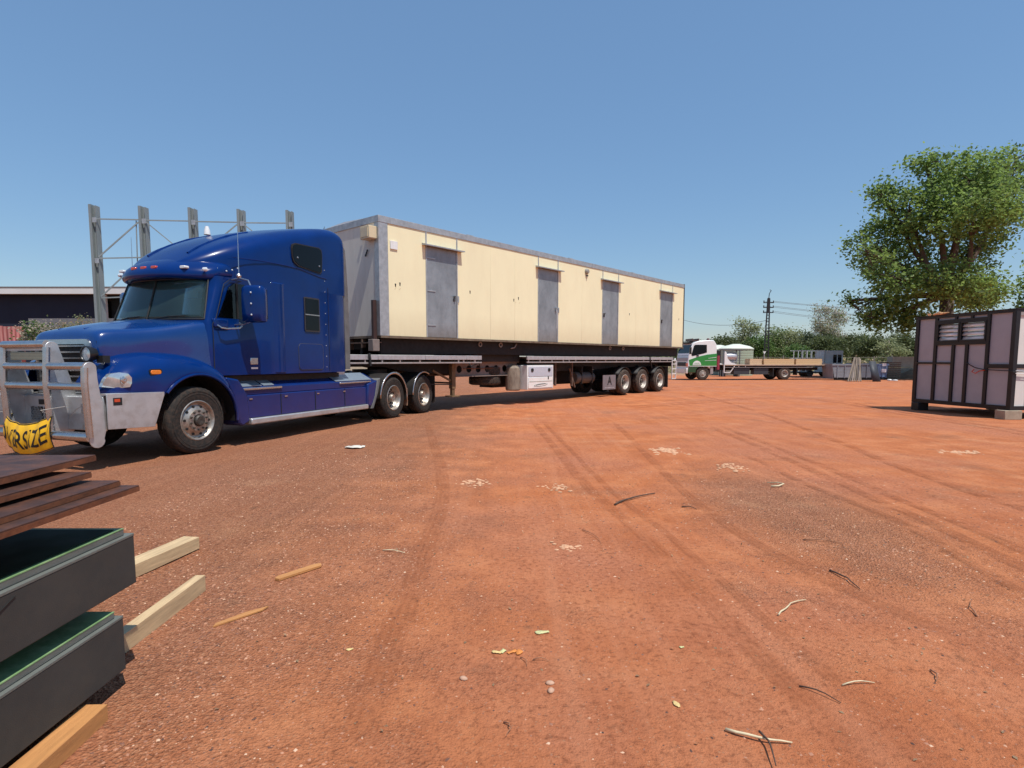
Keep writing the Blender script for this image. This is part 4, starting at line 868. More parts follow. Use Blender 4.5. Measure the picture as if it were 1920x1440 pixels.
# long wall: separate panels between seams
xs_ = [.27, 1.48, 2.60, 3.95, 5.05, 6.20, 7.28, 8.72, 10.07, 11.22, 12.6, 13.7, 14.77, 15.92, CL - .05]
dset = set(round(d[0], 2) for d in doors)
for a, b in zip(xs_[:-1], xs_[1:]):
    isd = round(a, 2) in dset
    MB().box(a + .002, b - .002, .0, .075, 4.42 if isd else Z0, Z1).build('wall_panel', cream, CB, .002)
for i, (a, b) in enumerate(doors):
    d_ = MB().box(a + .03, b - .03, .004, .055, Z0 + .005, 4.405).build('door', galvdoor, CB, .004)
    mb = MB(); mb.box(a - .012, a + .028, -.012, .06, Z0, Z1); mb.box(b - .028, b + .012, -.012, .06, Z0, Z1); mb.build('frame', galv, d_)
    for z in (2.35, 3.25, 4.1):
        if i == 0: MB().box(a + .03, a + .32, -.012, .004, z, z + .03).build('hinge_strap', galv, d_)
        else: MB().box(a + .01, a + .05, -.022, -.0, z, z + .09).build('hinge', galv, d_)
    if i in (0, 1): mb = MB(); mb.box(b - .14, b - .09, -.035, .006, 3.05, 3.20); mb.box(b - .17, b - .10, -.055, -.03, 3.16, 3.20)
    else: mb = MB(); mb.box(a + .10, a + .15, -.035, .006, 3.05, 3.20); mb.box(a + .05, a + .16, -.055, -.03, 3.16, 3.20)
    mb.build('door_handle', M('door hardware', (.12, .12, .12), .4, .6) if i == 0 else (chrome if i == 1 else bpy.data.materials['door hardware']), d_, .004)
    if i == 1: MB().tube([(b - .1, -.03, 3.2), (b - .09, -.045, 3.0), (b - .10, -.04, 2.5)], .008, 5).build('pull_cord', white, d_)
    if i in (0, 1): MB().box(b + .0, b + .045, -.03, -.012, 3.03, 3.2).build('lock_plate', galv, d_)
    MB().prism([(-.16, 4.40), (-.16, 4.43), (-.0, 4.47), (-.0, 4.41)], 'x', a - .13, b + .16).build('door_awning', galv, CB)
# greyer end panels, corner flashings, top channel
for k in range(3):
    u0 = .16 + k * (CW - .32) / 3; MB().box(.0, .07, u0 + .002, u0 + (CW - .32) / 3 - .002, Z0, Z1).build('end_panel', creamf, CB, .002)
    MB().box(CL - .07, CL, u0 + .002, u0 + (CW - .32) / 3 - .002, Z0, Z1).build('end_panel', creamf, CB, .002)
MB().box(.3, CL, CW - .07, CW, Z0, Z1).build('back_wall', cream, CB)
for x, s_ in ((0, 1), (CL, -1)):
    for y, t_ in ((0, 1), (CW, -1)):
        mb = MB(); a_, b_ = sorted((x - .012 * s_, x + .26 * s_)); c_, e_ = sorted((y - .012 * t_, y + .004 * t_)); mb.box(a_, b_, c_, e_, Z0 - .005, Z1)
        a_, b_ = sorted((x - .012 * s_, x + .004 * s_)); c_, e_ = sorted((y + .004 * t_, y + .16 * t_)); mb.box(a_, b_, c_, e_, Z0 - .005, Z1)
        if not (x == CL and y == 0): mb.build('corner_flashing', galv, CB)
MB().box(CL - .05, CL + .02, -.02, .06, Z0 - .1, ZT + .02).build('corner_post', M('dark post', (.06, .06, .06), .6), CB)
for (x0_, x1_, y0_, y1_) in ((-.02, CL + .02, -.02, .05), (-.02, CL + .02, CW - .05, CW + .02), (-.02, .05, .05, CW - .05), (CL - .05, CL + .02, .05, CW - .05)):
    if x1_ - x0_ > 2:
        x = x0_
        while x < x1_ - .01:
            e_ = min(x1_, x + (2.4 if x > x0_ else .36)); MB().box(x, e_ - .003, y0_, y1_, Z1, ZT).build('roof_flashing', galv, CB, .003); x = e_
    else: MB().box(x0_, x1_, y0_, y1_, Z1, ZT).build('roof_flashing', galv, CB)
for x in (3.0, 7.9, 12.2): MB().box(x, x + .25, -.005, .04, ZT, ZT + .02).build('roof_cap', galv, CB)
rf = [(-.0, ZT - .01), (CW / 2, ZT + .06), (CW, ZT - .01), (CW, ZT - .05), (0, ZT - .05)]
MB().prism(rf, 'x', .02, CL - .02).build('roof', white, CB)
basem = M('rust streaked base channel', (.17, .13, .09), .75, .2, .3, 4, dirt=(.10, .05, .03), dirt_amt=.7)
MB().box(-.0, CL, -.025, .04, 1.985, 2.042).build('base_channel', basem, CB)
MB().box(-.0, .06, .04, CW, 1.985, 2.042).build('base_channel', basem, CB)
MB().box(.06, CL, .04, CW, 1.99, 2.035).build('floor', black, CB)
skm = M('black skid steel', (.010, .009, .008), .8, 0, .4, 4, dirt=(.022, .012, .009), dirt_amt=.6)
for u in (.16, .95, 1.85, 2.6):
    MB().box(.12, CL - .35, u, u + .10, 1.60, 1.985).build('skid_runner', skm, CB)
for x in np.arange(.3, CL - .5, 1.3): MB().box(x, x + .12, .26, CW - .3, 1.72, 1.98).build('skid_cross_member', skm, CB)
for x in (3.65, 4.55, 10.9, 11.9): 
    MB().lathe([(.045, 0), (.045, -.03), (.075, -.03), (.075, 0)], (x, .16, 1.90), 'y', 18).build('lifting_ring', M('worn ring', (.30, .24, .20), .6, .3) if x < 4 else bpy.data.materials['worn ring'], CB)
MB().tube([(5.0, .12, 1.8), (5.15, .10, 1.83), (5.25, .1, 1.95)], .02, 6).build('chain_hook', bpy.data.materials['worn ring'], CB)
# front end details: isolator box, stake post, service bits
bx = MB().box(-.24, -.012, .06, .42, 4.36, 4.66).build('junction_box', M('cream plastic', (.62, .52, .34), .5, 0, .05), CB, .008)
MB().box(-.252, -.24, .10, .38, 4.40, 4.62).build('cover', bpy.data.materials['cream plastic'], bx)
MB().box(-.235, -.02, .052, .06, 4.38, 4.64).build('side_plate', bpy.data.materials['cream plastic'], bx)
MB().box(.33, .55, -.03, -.001, 4.17, 4.37).build('notice_plate', white, CB, .004)
mb = MB(); mb.box(-.13, -.03, .10, .18, 1.96, 2.90); st_o = mb.build('stake_post', M('dark red steel', (.05, .025, .022), .6, .2, .2), CB)
MB().box(-.20, .0, .04, .24, 1.66, 1.95).build('lift_block', M('grey lift block', (.20, .165, .15), .7, .1, .15, 8), CB, .012)
MB().box(-.04, -.012, .6, .68, 4.42, 4.46).build('vent_hole', ink, CB)
MB().bar((-.03, .42, 4.15), (-.03, .52, 4.0), .02, .03).build('bracket', ink, CB)
for y0_, y1_, z0_, z1_ in ((.30, .38, 1.7, 1.97), (.75, .80, 1.75, 1.97), (.1, CW, 1.86, 1.89), (1.3, 1.34, 1.7, 1.97)):
    MB().box(-.02, .10, y0_, y1_, z0_, z1_).build('end_bracing', brownsteel, CB)
# bulkhead lamp, screw heads and holes in the wall
l_ = MB().lathe([(.0001, -.10), (.07, -.09), (.10, -.03), (.10, 0)], (8.98, .0, 4.60), 'y', 18).build('bulkhead_lamp', M('lamp body', (.28, .27, .24), .5), CB)
MB().lathe([(.02, 0), (.02, -.06), (.03, -.07), (.0001, -.07)], (8.98, .0, 4.45), 'y', 10).build('lamp_clip', ink, l_)
for x, z in ((.62, 3.34), (.48, 3.30), (5.22, 3.35), (5.0, 3.28), (12.1, 3.27), (16.62, 3.3), (3.1, 3.36)):
    MB().prism([(x - .022, z + .04), (x + .022, z + .04), (x + .012, z - .05), (x - .01, z - .04)], 'y', -.0035, .002).build('knocked_hole', ink, CB)
stain = M('brown streak', (.50, .36, .20), .7, 0, .3, 20)
for x, z, l in ((1.35, 4.75, 0), ):
    pass
for x in (.5, .64, 5.1, 5.3): MB().bar((x, -.002, 3.24), (x - .05, -.002, 3.20), .006, .004).build('scratch', stain, CB)
# ------------------------------------------------------------------ white and green tray truck
HT = thing('tray_truck', 'white and green cab tray truck parked far off behind the trailer', 'truck', (13.65, 41.2, 0), math.radians(5))
hw = M('white cab paint', (.74, .75, .74), .3, 0, .04, 3, coat=.6, low=(DUST, .4, 1.2, .2))
hg = M('green cab paint', (.012, .22, .035), .3, 0, .12, 3, coat=.6, low=(DUST, .4, 1.2, .2)); hgd = M('dark green paint', (.008, .06, .02), .35, 0, .2, 3, coat=.5)
HW = 2.3
mb = MB()
prof = [(-1.12, .55), (-1.14, 1.25), (-1.05, 1.95), (-.82, 2.60), (-.62, 2.72), (-.3, 2.80), (.4, 2.86), (.75, 2.84), (.95, 2.55), (.98, 2.3), (.98, 1.0), (.55, 1.0), (.50, .80), (.32, .98), (0, 1.08), (-.32, .98), (-.52, .75), (-.56, .55)]
mb.prism(prof, 'y', .03, HW - .03); hc = mb.build('cab', hw, HT, .05)
MB().prism([(-1.0, 1.02), (.985, 1.02), (.985, 1.90), (.3, 1.83), (-.3, 1.70), (-1.06, 1.45)], 'y', .012, .03).build('green_panel', hg, HT)
MB().prism([(-1.12, .56), (-.57, .56), (-.52, .78), (-.33, .99), (-1.08, 1.0)], 'y', .010, .03).build('lower_panel', hgd, HT)
MB().box(-1.02, .98, .0, .012, .985, 1.02).build('white_stripe', hw, HT)
MB().prism([(.1, 1.38), (.95, 1.42), (.95, 1.445), (.1, 1.40)], 'y', .002, .012).build('white_stripe', hw, HT); MB().prism([(.35, 1.55), (.95, 1.62), (.95, 1.65), (.35, 1.57)], 'y', .002, .012).build('white_stripe', hw, HT)
lg = MB().prism([(-.78, 1.07)] + arc(-.48, 1.08, .31, 180, 0, 10) + [(-.18, 1.07)], 'y', -.002, .012).build('door_emblem', hw, HT)
mb = MB()
for k in range(6): mb.box(-.72 + k * .085, -.67 + k * .085, -.006, -.001, 1.12, 1.17)
mb.box(-.66, -.30, -.006, -.001, 1.21, 1.235); mb.build('emblem_script', hg, lg)
win = [(-.82, 1.72), (-.90, 1.80), (-.72, 2.45), (-.62, 2.52), (.22, 2.52), (.24, 1.98), (.0, 1.90)]
MB().prism(win, 'y', .018, .05).build('side_window', darkglass, HT)
MB().prism([(-1.065, 1.75), (-1.05, 1.98), (-.86, 2.50), (-.80, 2.58), (-.74, 2.55), (-.95, 1.96), (-1.0, 1.75)], 'y', .12, HW - .12).build('windscreen', darkglass, HT)
ws_ = MB().add([(-1.085, .15, 1.72), (-1.085, HW - .15, 1.72), (-.87, HW - .2, 2.52), (-.87, .2, 2.52)], [(0, 1, 2, 3)]).build('windscreen_pane', darkglass, HT)
MB().box(-1.16, -1.13, .2, HW - .2, 1.35, 1.62).build('front_panel', M('grey front panel', (.30, .31, .35), .4), HT)
MB().box(-1.17, -1.13, .35, HW - .35, 1.0, 1.28).build('front_grille', ink, HT)
MB().box(-1.24, -1.1, .05, HW - .05, .48, .86).build('front_bumper', hw, HT, .03)
for u in (.12, HW - .40): MB().box(-1.25, -1.2, u, u + .28, .60, .78).build('front_lamp', lensm, HT)
MB().box(-1.19, -1.13, .05, .30, .98, 1.22).build('indicator', red, HT, .01)
MB().box(-.52, -.36, -.02, .02, 1.70, 1.78).build('door_catch', ink, HT)
MB().box(-1.05, -.7, .3, HW - .3, 2.66, 2.74).build('visor', blackp, HT)
for u in (-.28, HW + .10): 
    MB().box(-1.12, -1.0, u, u + .18, 1.85, 2.35).build('mirror', blackp, HT, .02)
    MB().tube([(-.95, .05 if u < 0 else HW - .05, 2.5), (-1.08, u + .09, 2.4)], .015, 6).build('mirror_arm', blackp, HT)
mb = MB(); mb.box(-.7, -.2, .4, 1.9, 2.80, 2.84)
for x in (-.65, -.2): mb.box(x, x + .05, .5, 1.8, 2.84, 2.98)
mb.build('roof_beacon_bar', M('beacon', (.10, .04, .03), .4), HT)
mb = MB(); mb.lathe([(.10, 0), (.10, .10), (.06, .14), (.0001, .14)], (.55, .6, 2.86), 'z', 12); mb.build('roof_beacon', M('red brown beacon', (.12, .03, .03), .4), HT)
for s_ in (0.0, ): wheel('small', HT, s_, .06, .47); wheel('small', HT, s_, HW - .06, .47, far=True)
wheel('smalldish', HT, 6.12, .02, .47); wheel('smalldish', HT, 6.12, HW - .02, .47, far=True)
for u in (.65, 1.5): MB().box(-.9, 9.0, u, u + .12, .70, .92).build('chassis_rail', black, HT)
MB().box(.55, .75, .05, .35, .45, 1.0).build('mudguard_stay', raild, HT)
MB().box(1.0, 1.35, .3, 2.0, .6, 2.1).build('air_intake', blackp, HT)
MB().cyl((1.22, .35, .75), (1.22, .35, 1.75), .12, 14).build('red_cylinder', M('faded red', (.30, .035, .06), .5), HT)
# head board and tray
MB().prism([(1.55, 1.08), (1.55, 2.02), (1.62, 2.05), (1.70, 1.95), (1.78, 1.55), (2.05, 1.25), (2.45, 1.15), (2.45, 1.08)], 'y', .0, .05).build('head_board', hw, HT, .01)
MB().prism([(1.55, 1.08), (1.55, 2.02), (1.62, 2.05), (1.70, 1.95), (1.78, 1.55), (2.05, 1.25), (2.45, 1.15), (2.45, 1.08)], 'y', HW - .05, HW).build('head_board', hw, HT, .01)
mb = MB(); mb.box(1.52, 1.58, .0, .05, .55, 1.08); mb.box(1.52, 2.0, .0, .05, .52, .58); mb.bar((2.0, .025, .55), (2.35, .025, 1.06), .05, .05, up=(0, 1, 0)); mb.build('underrun_frame', hw, HT)
tr_ = M('tray timber edge', (.42, .30, .22), .7, 0, .2, 4)
MB().box(1.58, 9.75, -.02, HW + .02, 1.04, 1.11).build('tray', tr_, HT, .006)
MB().box(1.6, 8.2, -.015, .02, .90, .93).build('side_rail', raild, HT)
MB().box(1.6, 8.0, .4, 1.9, .86, 1.04).build('tray_bearer', black, HT)
for x in (2.6, 3.1): MB().box(x, x + .06, .0, .04, .93, 1.04).build('rail_post', raild, HT)
for x0_, x1_ in ((2.3, 3.5), (3.8, 4.9)): MB().box(x0_, x1_, .08, .6, .40, .86).build('side_toolbox', M('dark toolbox', (.035, .038, .045), .5), HT, .02) if x0_ < 3 else MB().box(x0_, x1_, .08, .6, .40, .86).build('side_toolbox', bpy.data.materials['dark toolbox'], HT, .02)
MB().box(5.2, 5.26, .0, .5, .25, .85).build('mud_flap', ink, HT); MB().box(7.0, 7.05, .0, .5, .35, .9).build('mud_flap', ink, HT)
MB().prism([(7.2, .95), (9.6, .95), (9.6, 1.03), (7.2, 1.03)], 'y', .6, 1.7).build('tail_frame', black, HT)
# timber bundles on the tray
def bundle(x0, x1, z0, n, rows_, label, y0=.3, m=timber):
    b = thing('timber_bundle', label, 'timber', (0, 0, 0)); b.matrix_world = HT.matrix_world
    b.location = HT.location; b.rotation_euler = HT.rotation_euler
    h_ = .135
    for r in range(rows_):
        for k in range(n): MB().box(x0 + rnd.uniform(-.02, .02), x1 + rnd.uniform(-.02, .02), y0 + k * .16, y0 + k * .16 + .152, z0 + r * (h_ + .004), z0 + r * (h_ + .004) + h_).build('board', m, b)
    for x in (x0 + .3, x1 - .3): MB().box(x, x + .03, y0 - .004, y0 + n * .16, z0 + rows_ * .139, z0 + rows_ * .139 + .004).build('strap', ink, b)
    return b
bundle(4.65, 6.95, 1.11, 6, 3, 'pale timber bundle on the middle of the tray truck')
bundle(7.1, 9.1, 1.11, 6, 3, 'pale timber bundle at the back of the tray truck')
bundle(3.6, 4.5, 1.11, 5, 3, 'short pinkish timber bundle near the tray head board', m=timber2)

# ------------------------------------------------------------------ round poly water tank and plant beside it
tkm = M('pale green poly tank', (.34, .40, .30), .5, 0, .05, 3, dirt=(.42, .46, .38), dirt_amt=.3); tkr = M('white tank roof', (.66, .69, .58), .5, 0, .06, 3)
tk = place(1379, 690, 54)
WTk = thing('water_tank', 'round pale green water tank with a white roof behind the tray truck', 'tank', (tk.x, 54, 0))
prof = [(1.5, 0), (1.5, .02)]
for k in range(16): z = .15 * k + .05; prof += [(1.5, z), (1.515, z + .04), (1.5, z + .08)]
prof += [(1.5, 2.45)]
MB().lathe(prof, (0, 0, 0), 'z', 48).build('tank_wall', tkm, WTk, angle=30)
MB().lathe([(1.56, 2.42), (1.56, 2.50), (1.2, 2.70), (.3, 2.92), (.0001, 2.92)], (0, 0, 0), 'z', 24).build('tank_roof', tkr, WTk, angle=20)
tk2 = place(1352, 690, 56.5)
c2 = copy_thing(WTk, (tk2.x, 57.5, 0), .4, 'second water tank, mostly hidden behind the white cab')
gp = place(1371, 690, 50)
GN = thing('pump_unit', 'grey framed pump unit standing in front of the water tank', 'machine', (gp.x, 50, 0))
mb = MB()
for x in (-.7, .7):
    for y in (0, .8): mb.box(x - .04, x + .04, y - .04, y + .04, 0, 2.35)
mb.box(-.75, .75, -.05, .85, 2.3, 2.38); mb.build('frame', M('pump frame', (.10, .11, .12), .5), GN)
mb = MB(); mb.lathe([(.0001, -.5), (.3, -.48), (.34, -.3), (.34, .3), (.3, .48), (.0001, .5)], (0, .35, 1.75), 'x', 16); mb.build('pressure_vessel', M('vessel', (.55, .56, .60), .3, .3, .2, 8), GN)
mb = MB(); mb.box(-.5, .1, .1, .7, .9, 1.35); mb.cyl((.25, .35, .9), (.25, .35, 1.5), .14); mb.tube([(.1, .2, 1.2), (.5, .1, 1.3), (.55, .1, 1.9)], .05, 8); mb.build('pump_motor', M('motor', (.35, .37, .40), .4, .3, .2, 8), GN)
MB().box(-.8, .8, -.1, .9, .78, .88).build('base', raild, GN)
for x in (-.6, .5): MB().box(x, x + .12, 0, .8, 0, .78).build('plinth', black, GN)

# ------------------------------------------------------------------ framed module on blocks (right)
SH = thing('framed_module', 'small unfinished cubicle with black frame, grey panels and louvre windows on blocks', 'module', (12.03, 13.87, 0), math.atan2(.993, -.118))
# local x runs along the left face away from the viewer, local y points to the left (outwards is +y)
fm = M('black painted steel frame', (.010, .010, .013), .5, .1, .2, 6, dirt=(.02, .018, .018), dirt_amt=.4)
pg = M('grey primer panel', (.38, .37, .40), .6, 0, .06, 1.4, dirt=(.27, .26, .28), dirt_amt=.3); pw = M('white primer panel', (.66, .64, .60), .6, 0, .05, 1.5)
MW, MLn, zb, zt = 2.3, 2.96, .225, 2.655
def D(x0, x1, y0, y1, z0, z1, nm_, mt, par=SH, bv=.0): return MB().box(x0, x1, y0, y1, z0, z1).build(nm_, mt, par, bv)
for x in (0, MLn - .11):
    for y in (-MW, -.11): D(x, x + .11, y, y + .11, zb, zt, 'corner_post', fm, bv=.004)
for z in (zb, zt - .07):
    hgt = .10 if z == zb else .06
    D(.11, MLn - .11, -.10, -.0, z, z + hgt, 'rail', fm); D(.11, MLn - .11, -MW, -MW + .10, z, z + hgt, 'rail', fm)
    D(.0, .10, -MW + .11, -.11, z, z + hgt, 'rail', fm); D(MLn - .10, MLn, -MW + .11, -.11, z, z + hgt, 'rail', fm)
D(.1, MLn - .1, -MW + .1, -.1, zb + .02, zb + .06, 'floor', fm)
D(-.02, MLn + .02, -MW - .02, .02, zt, zt + .018, 'roof_sheet', fm)
studs = [(.67, .755, zb + .1, zt - .07), (2.22, 2.31, zb + .1, zt - .07), (1.245, 1.33, zb + .1, 1.84), (1.65, 1.735, zb + .1, 1.84)]
for a, b, c_, d_ in studs: D(a, b, -.075, .0, c_, d_, 'stud', fm)
for a, b, z, hh in ((.11, .67, 1.24, .10), (2.31, MLn - .11, 1.33, .05), (1.735, 2.22, 1.33, .05), (.755, 2.22, 1.84, .09), (.755, 2.22, 2.45, .075)): D(a, b, -.070, -.001, z, z + hh, 'rail', fm)
for a, b in ((1.15, 1.22), (1.62, 1.69)): D(a, b, -.068, -.002, 2.525, 2.585, 'stud', fm)
for a, b, c_, d_ in ((.11, .67, zb + .1, 1.24), (.11, .67, 1.34, 2.585), (.755, 1.245, zb + .1, 1.84), (1.33, 1.65, zb + .1, 1.84), (1.735, 2.22, zb + .1, 1.33), (1.735, 2.22, 1.38, 1.84), (2.31, MLn - .11, zb + .1, 1.33), (2.31, MLn - .11, 1.38, 2.585), (.755, 1.15, 2.525, 2.585), (1.22, 1.62, 2.525, 2.585), (1.69, 2.22, 2.525, 2.585)):
    D(a, b, -.065, -.045, c_, d_, 'wall_panel', pg)
for a, b in ((.80, 1.46), (1.56, 2.18)):
    wf = MB(); wf.box(a - .04, b + .04, -.07, .012, 1.93, 1.97); wf.box(a - .04, b + .04, -.07, .012, 2.41, 2.45); wf.box(a - .04, a, -.07, .012, 1.97, 2.41); wf.box(b, b + .04, -.07, .012, 1.97, 2.41); w_ = wf.build('louvre_window', fm, SH)
    for k in range(4):
        z = 1.975 + k * .11; MB().add([(a, -.03, z), (b, -.03, z), (b, -.075, z + .10), (a, -.075, z + .10)], [(0, 1, 2, 3)]).build('louvre', clearglass, w_, solid=.006)
        D(a, b, -.034, -.026, z - .004, z + .004, 'louvre_clip', raild, w_)
MB().add([(.755, -1.2, 1.9), (1.5, -1.2, 1.9), (1.5, -1.2, 2.4), (.755, -1.2, 2.4)], [(0, 1, 2, 3)]).build('inner_board', pw, SH, solid=.02)
# right-hand (sunlit) face: panels and studs
for y0, y1 in ((-.42, -.14), (-1.15, -.50), (-2.15, -1.25)): D(.03, .05, y0, y1, zb + .1, 1.24, 'end_panel', pw); D(.03, .05, y0, y1, 1.34, 2.50, 'end_panel', pw)
for y in (-.50, -1.23): D(.0, .07, y, y + .075, zb + .1, zt - .07, 'stud', fm)
D(.001, .06, -MW + .11, -.11, 1.24, 1.34, 'rail', fm); D(.001, .06, -MW + .11, -.11, 2.50, 2.585, 'rail', raild)
D(MLn - .05, MLn - .03, -MW + .11, -.11, zb + .1, 1.2, 'end_panel', pg)
for y in (-.8, -1.6): D(MLn - .08, MLn, y, y + .08, zb + .1, zt - .07, 'stud', fm)
D(.11, MLn - .11, -MW + .03, -MW + .05, zb + .1, 1.9, 'wall_panel', pg)
MB().tube([(1.25, .01, 1.38), (1.1, .02, 1.30), (.95, .03, 1.24), (.7, .03, 1.20), (.1, .03, 1.18), (-.02, .02, 1.16), (-.03, -.3, 1.16)], .012, 6).build('hanging_cable', ink, SH)
MB().tube([(1.0, .02, 1.20), (1.05, .03, 1.14), (.95, .03, 1.10), (.85, .02, 1.16), (.7, .02, 1.19)], .012, 6).build('hanging_cable', red, SH)
for z in (1.12, 1.18): MB().tube([(-.03, -.05, z), (-.03, -.6, z - .03), (-.02, -1.4, z)], .008, 5).build('hanging_cable', white, SH)
# rags and off-cut lying on the roof
rg = thing('crumpled_rag', 'pale crumpled rag lying on the far roof edge of the cubicle', 'rag', (0, 0, 0)); rg.location = (11.72, 16.2, zt + .018)
mb = MB(); mb.tube([(0, 0, .02), (.08, -.12, .05), (.0, -.3, .03), (.1, -.45, .05)], [.02, .05, .035, .01], 7); mb.tube([(-.02, .1, .03), (.03, .25, .05)], [.04, .02], 6); mb.build('cloth', M('orange rag', (.62, .34, .16), .8, 0, .4, 20), rg)
def block(x, y, z0, sx, sy, sz, label, m=concrete, rot=0.0, nm_='support_block'):
    o = MB().box(-sx / 2, sx / 2, -sy / 2, sy / 2, 0, sz).build(nm_, m, None, .012); o.location = (x, y, z0); o.rotation_euler = (0, 0, rot); return tag(o, label, 'block')
block(12.08, 13.96, 0, .42, .30, .225, 'stained concrete block under the near corner of the cubicle')
block(11.80, 16.62, 0, .30, .30, .225, 'dark block under the far left corner of the cubicle', fm)
block(14.1, 14.2, 0, .4, .3, .225, 'block under the right end of the cubicle')
block(14.1, 16.7, 0, .4, .3, .225, 'hidden block under the back corner of the cubicle')
# ------------------------------------------------------------------ steel portal frame going up behind the truck
SF = thing('portal_structure', 'row of five tall galvanised columns with tie rails and braces behind the blue truck', 'steel frame', (0, 0, 0))
cols = []
for i, (px, topy) in enumerate(((172, 383), (265, 386), (358, 389), (449.5, 392), (541, 394))):
    Y = 24 + i * .55; p = place(px, topy, Y); cols.append((p.x, Y, p.z))
    mb = MB(); x, y, z = p.x, Y, p.z; hw_ = .130
    mb.box(x - hw_, x - hw_ * .2, y - .04, y + .26, 0, z); mb.box(x - hw_ * .2, x + hw_, y + .10, y + .26, 0, z - .04); mb.box(x + hw_ * .93, x + hw_ * 1.05, y + .0, y + .26, 0, z - .04)
    c_ = mb.build('column', galvpost, SF, angle=0)
    for zz in (z - .62, z - 2.25): MB().box(x + .0, x + .17, y - .035, y - .021, zz - .10, zz + .10).build('cleat', galv, c_)
railz = [(.58, .56), (2.15, 2.1), (3.75, 3.7), (5.3, 5.3)]
for i in range(4):
    (xa, ya, za), (xb, yb, zb_) = cols[i], cols[i + 1]
    for k, (d0, d1) in enumerate(railz):
        MB().bar((xa + .15, ya, za - d0), (xb - .15, yb, zb_ - d1), .05, .045).build('tie_rail', galvpost, SF)
    if i in (0, 2):
        for d0, d1 in ((2.1, .65), (3.7, 2.2), (5.25, 3.8)): MB().bar((xa + .15, ya, za - d0), (xb - .15, yb, zb_ - d1), .05, .05).build('brace', galvpost, SF)
    if i in (1, 3):
        for d0, d1 in ((.65, 2.1), (2.2, 3.7)): MB().bar((xa + .15, ya, za - d0), (xb - .15, yb, zb_ - d1), .04, .04).build('brace', galvpost, SF)
xa, ya, za = cols[1]; MB().tube([(xa - .25, ya, za - .6), (xa - .32, ya, za - 3.5)], .022, 6).build('hanging_strap', galvpost, SF)

# ------------------------------------------------------------------ dark warehouse at far left
WH = thing('warehouse', 'low dark navy warehouse with pale roof fascia at far left', 'building', (0, 0, 0))
navy = M('navy wall cladding', (.018, .024, .042), .75, 0, .08, .4, spec=.2); steelb = M('blue grey wall', (.09, .14, .19), .6, 0, .08, .4)
fasc = M('pale fascia', (.62, .62, .60), .6, 0, .06, .6); roofm = M('roof edge', (.16, .14, .13), .7)
zc_ = place(200, 553, 46).z; xr = place(196, 600, 46).x
MB().box(-75, xr - .35, 46, 46.4, 0, zc_).build('wall', navy, WH)
for k in range(70):
    pass
MB().box(xr - .35, xr + .9, 47.4, 47.7, 0, zc_).build('recess_wall', M('recess dark', (.02, .03, .035), .7), WH)
MB().box(xr + .0, xr + .22, 45.9, 46.15, 0, zc_).build('corner_post', fasc, WH)
MB().box(xr + .9, xr + 9, 47.0, 47.3, 0, zc_ + .02).build('wall', steelb, WH)
MB().box(-75, xr + 3.1, 45.2, 45.6, zc_, zc_ + .42).build('fascia', fasc, WH)
MB().prism([(45.19, zc_ + .43), (62, zc_ + 1.0), (62, zc_ + 1.1), (45.19, zc_ + .55)], 'x', -75, xr + 3.4).build('roof', roofm, WH)
MB().box(-75, xr + 8, 60, 60.4, 0, zc_ + 1.9).build('back_wall', navy, WH)
AN = thing('low_wall', 'low plain grey block wall in front of the dark warehouse', 'wall', (0, 0, 0))
pa = place(53, 597, 36); pb = place(190, 597, 36)
x = pa.x
gwl = M('grey render', (.145, .145, .155), .8, 0, .10, .5, bump=.2, bscale=30)
while x < pb.x + 4: MB().box(x, x + 2.38, 36, 36.2, 0, pa.z).build('wall_panel', gwl, AN); x += 2.4
FN = thing('red_fence', 'rust red corrugated metal fence left of the shrubs', 'fence', (0, 0, 0))
redf = M('red corrugated iron', (.20, .045, .040), .6, .1, .25, 2, dirt=(.12, .03, .03), dirt_amt=.5, stretch=(1, 1, .2))
pf = place(44, 612, 25)
for k in range(9):
    x1_ = pf.x - k * .9; pts = []
    n = 24
    for j in range(n + 1): xx = x1_ - .9 * j / n; pts.append((xx, 25 + .035 * math.sin(j / n * 2 * PI * 5) + .003 * k))
    MB().loft([[(a, b, 0) for a, b in pts], [(a, b, pf.z + .03 * math.sin(k * 2.1)) for a, b in pts]], closed=False).build('fence_sheet', redf, FN, solid=.01)
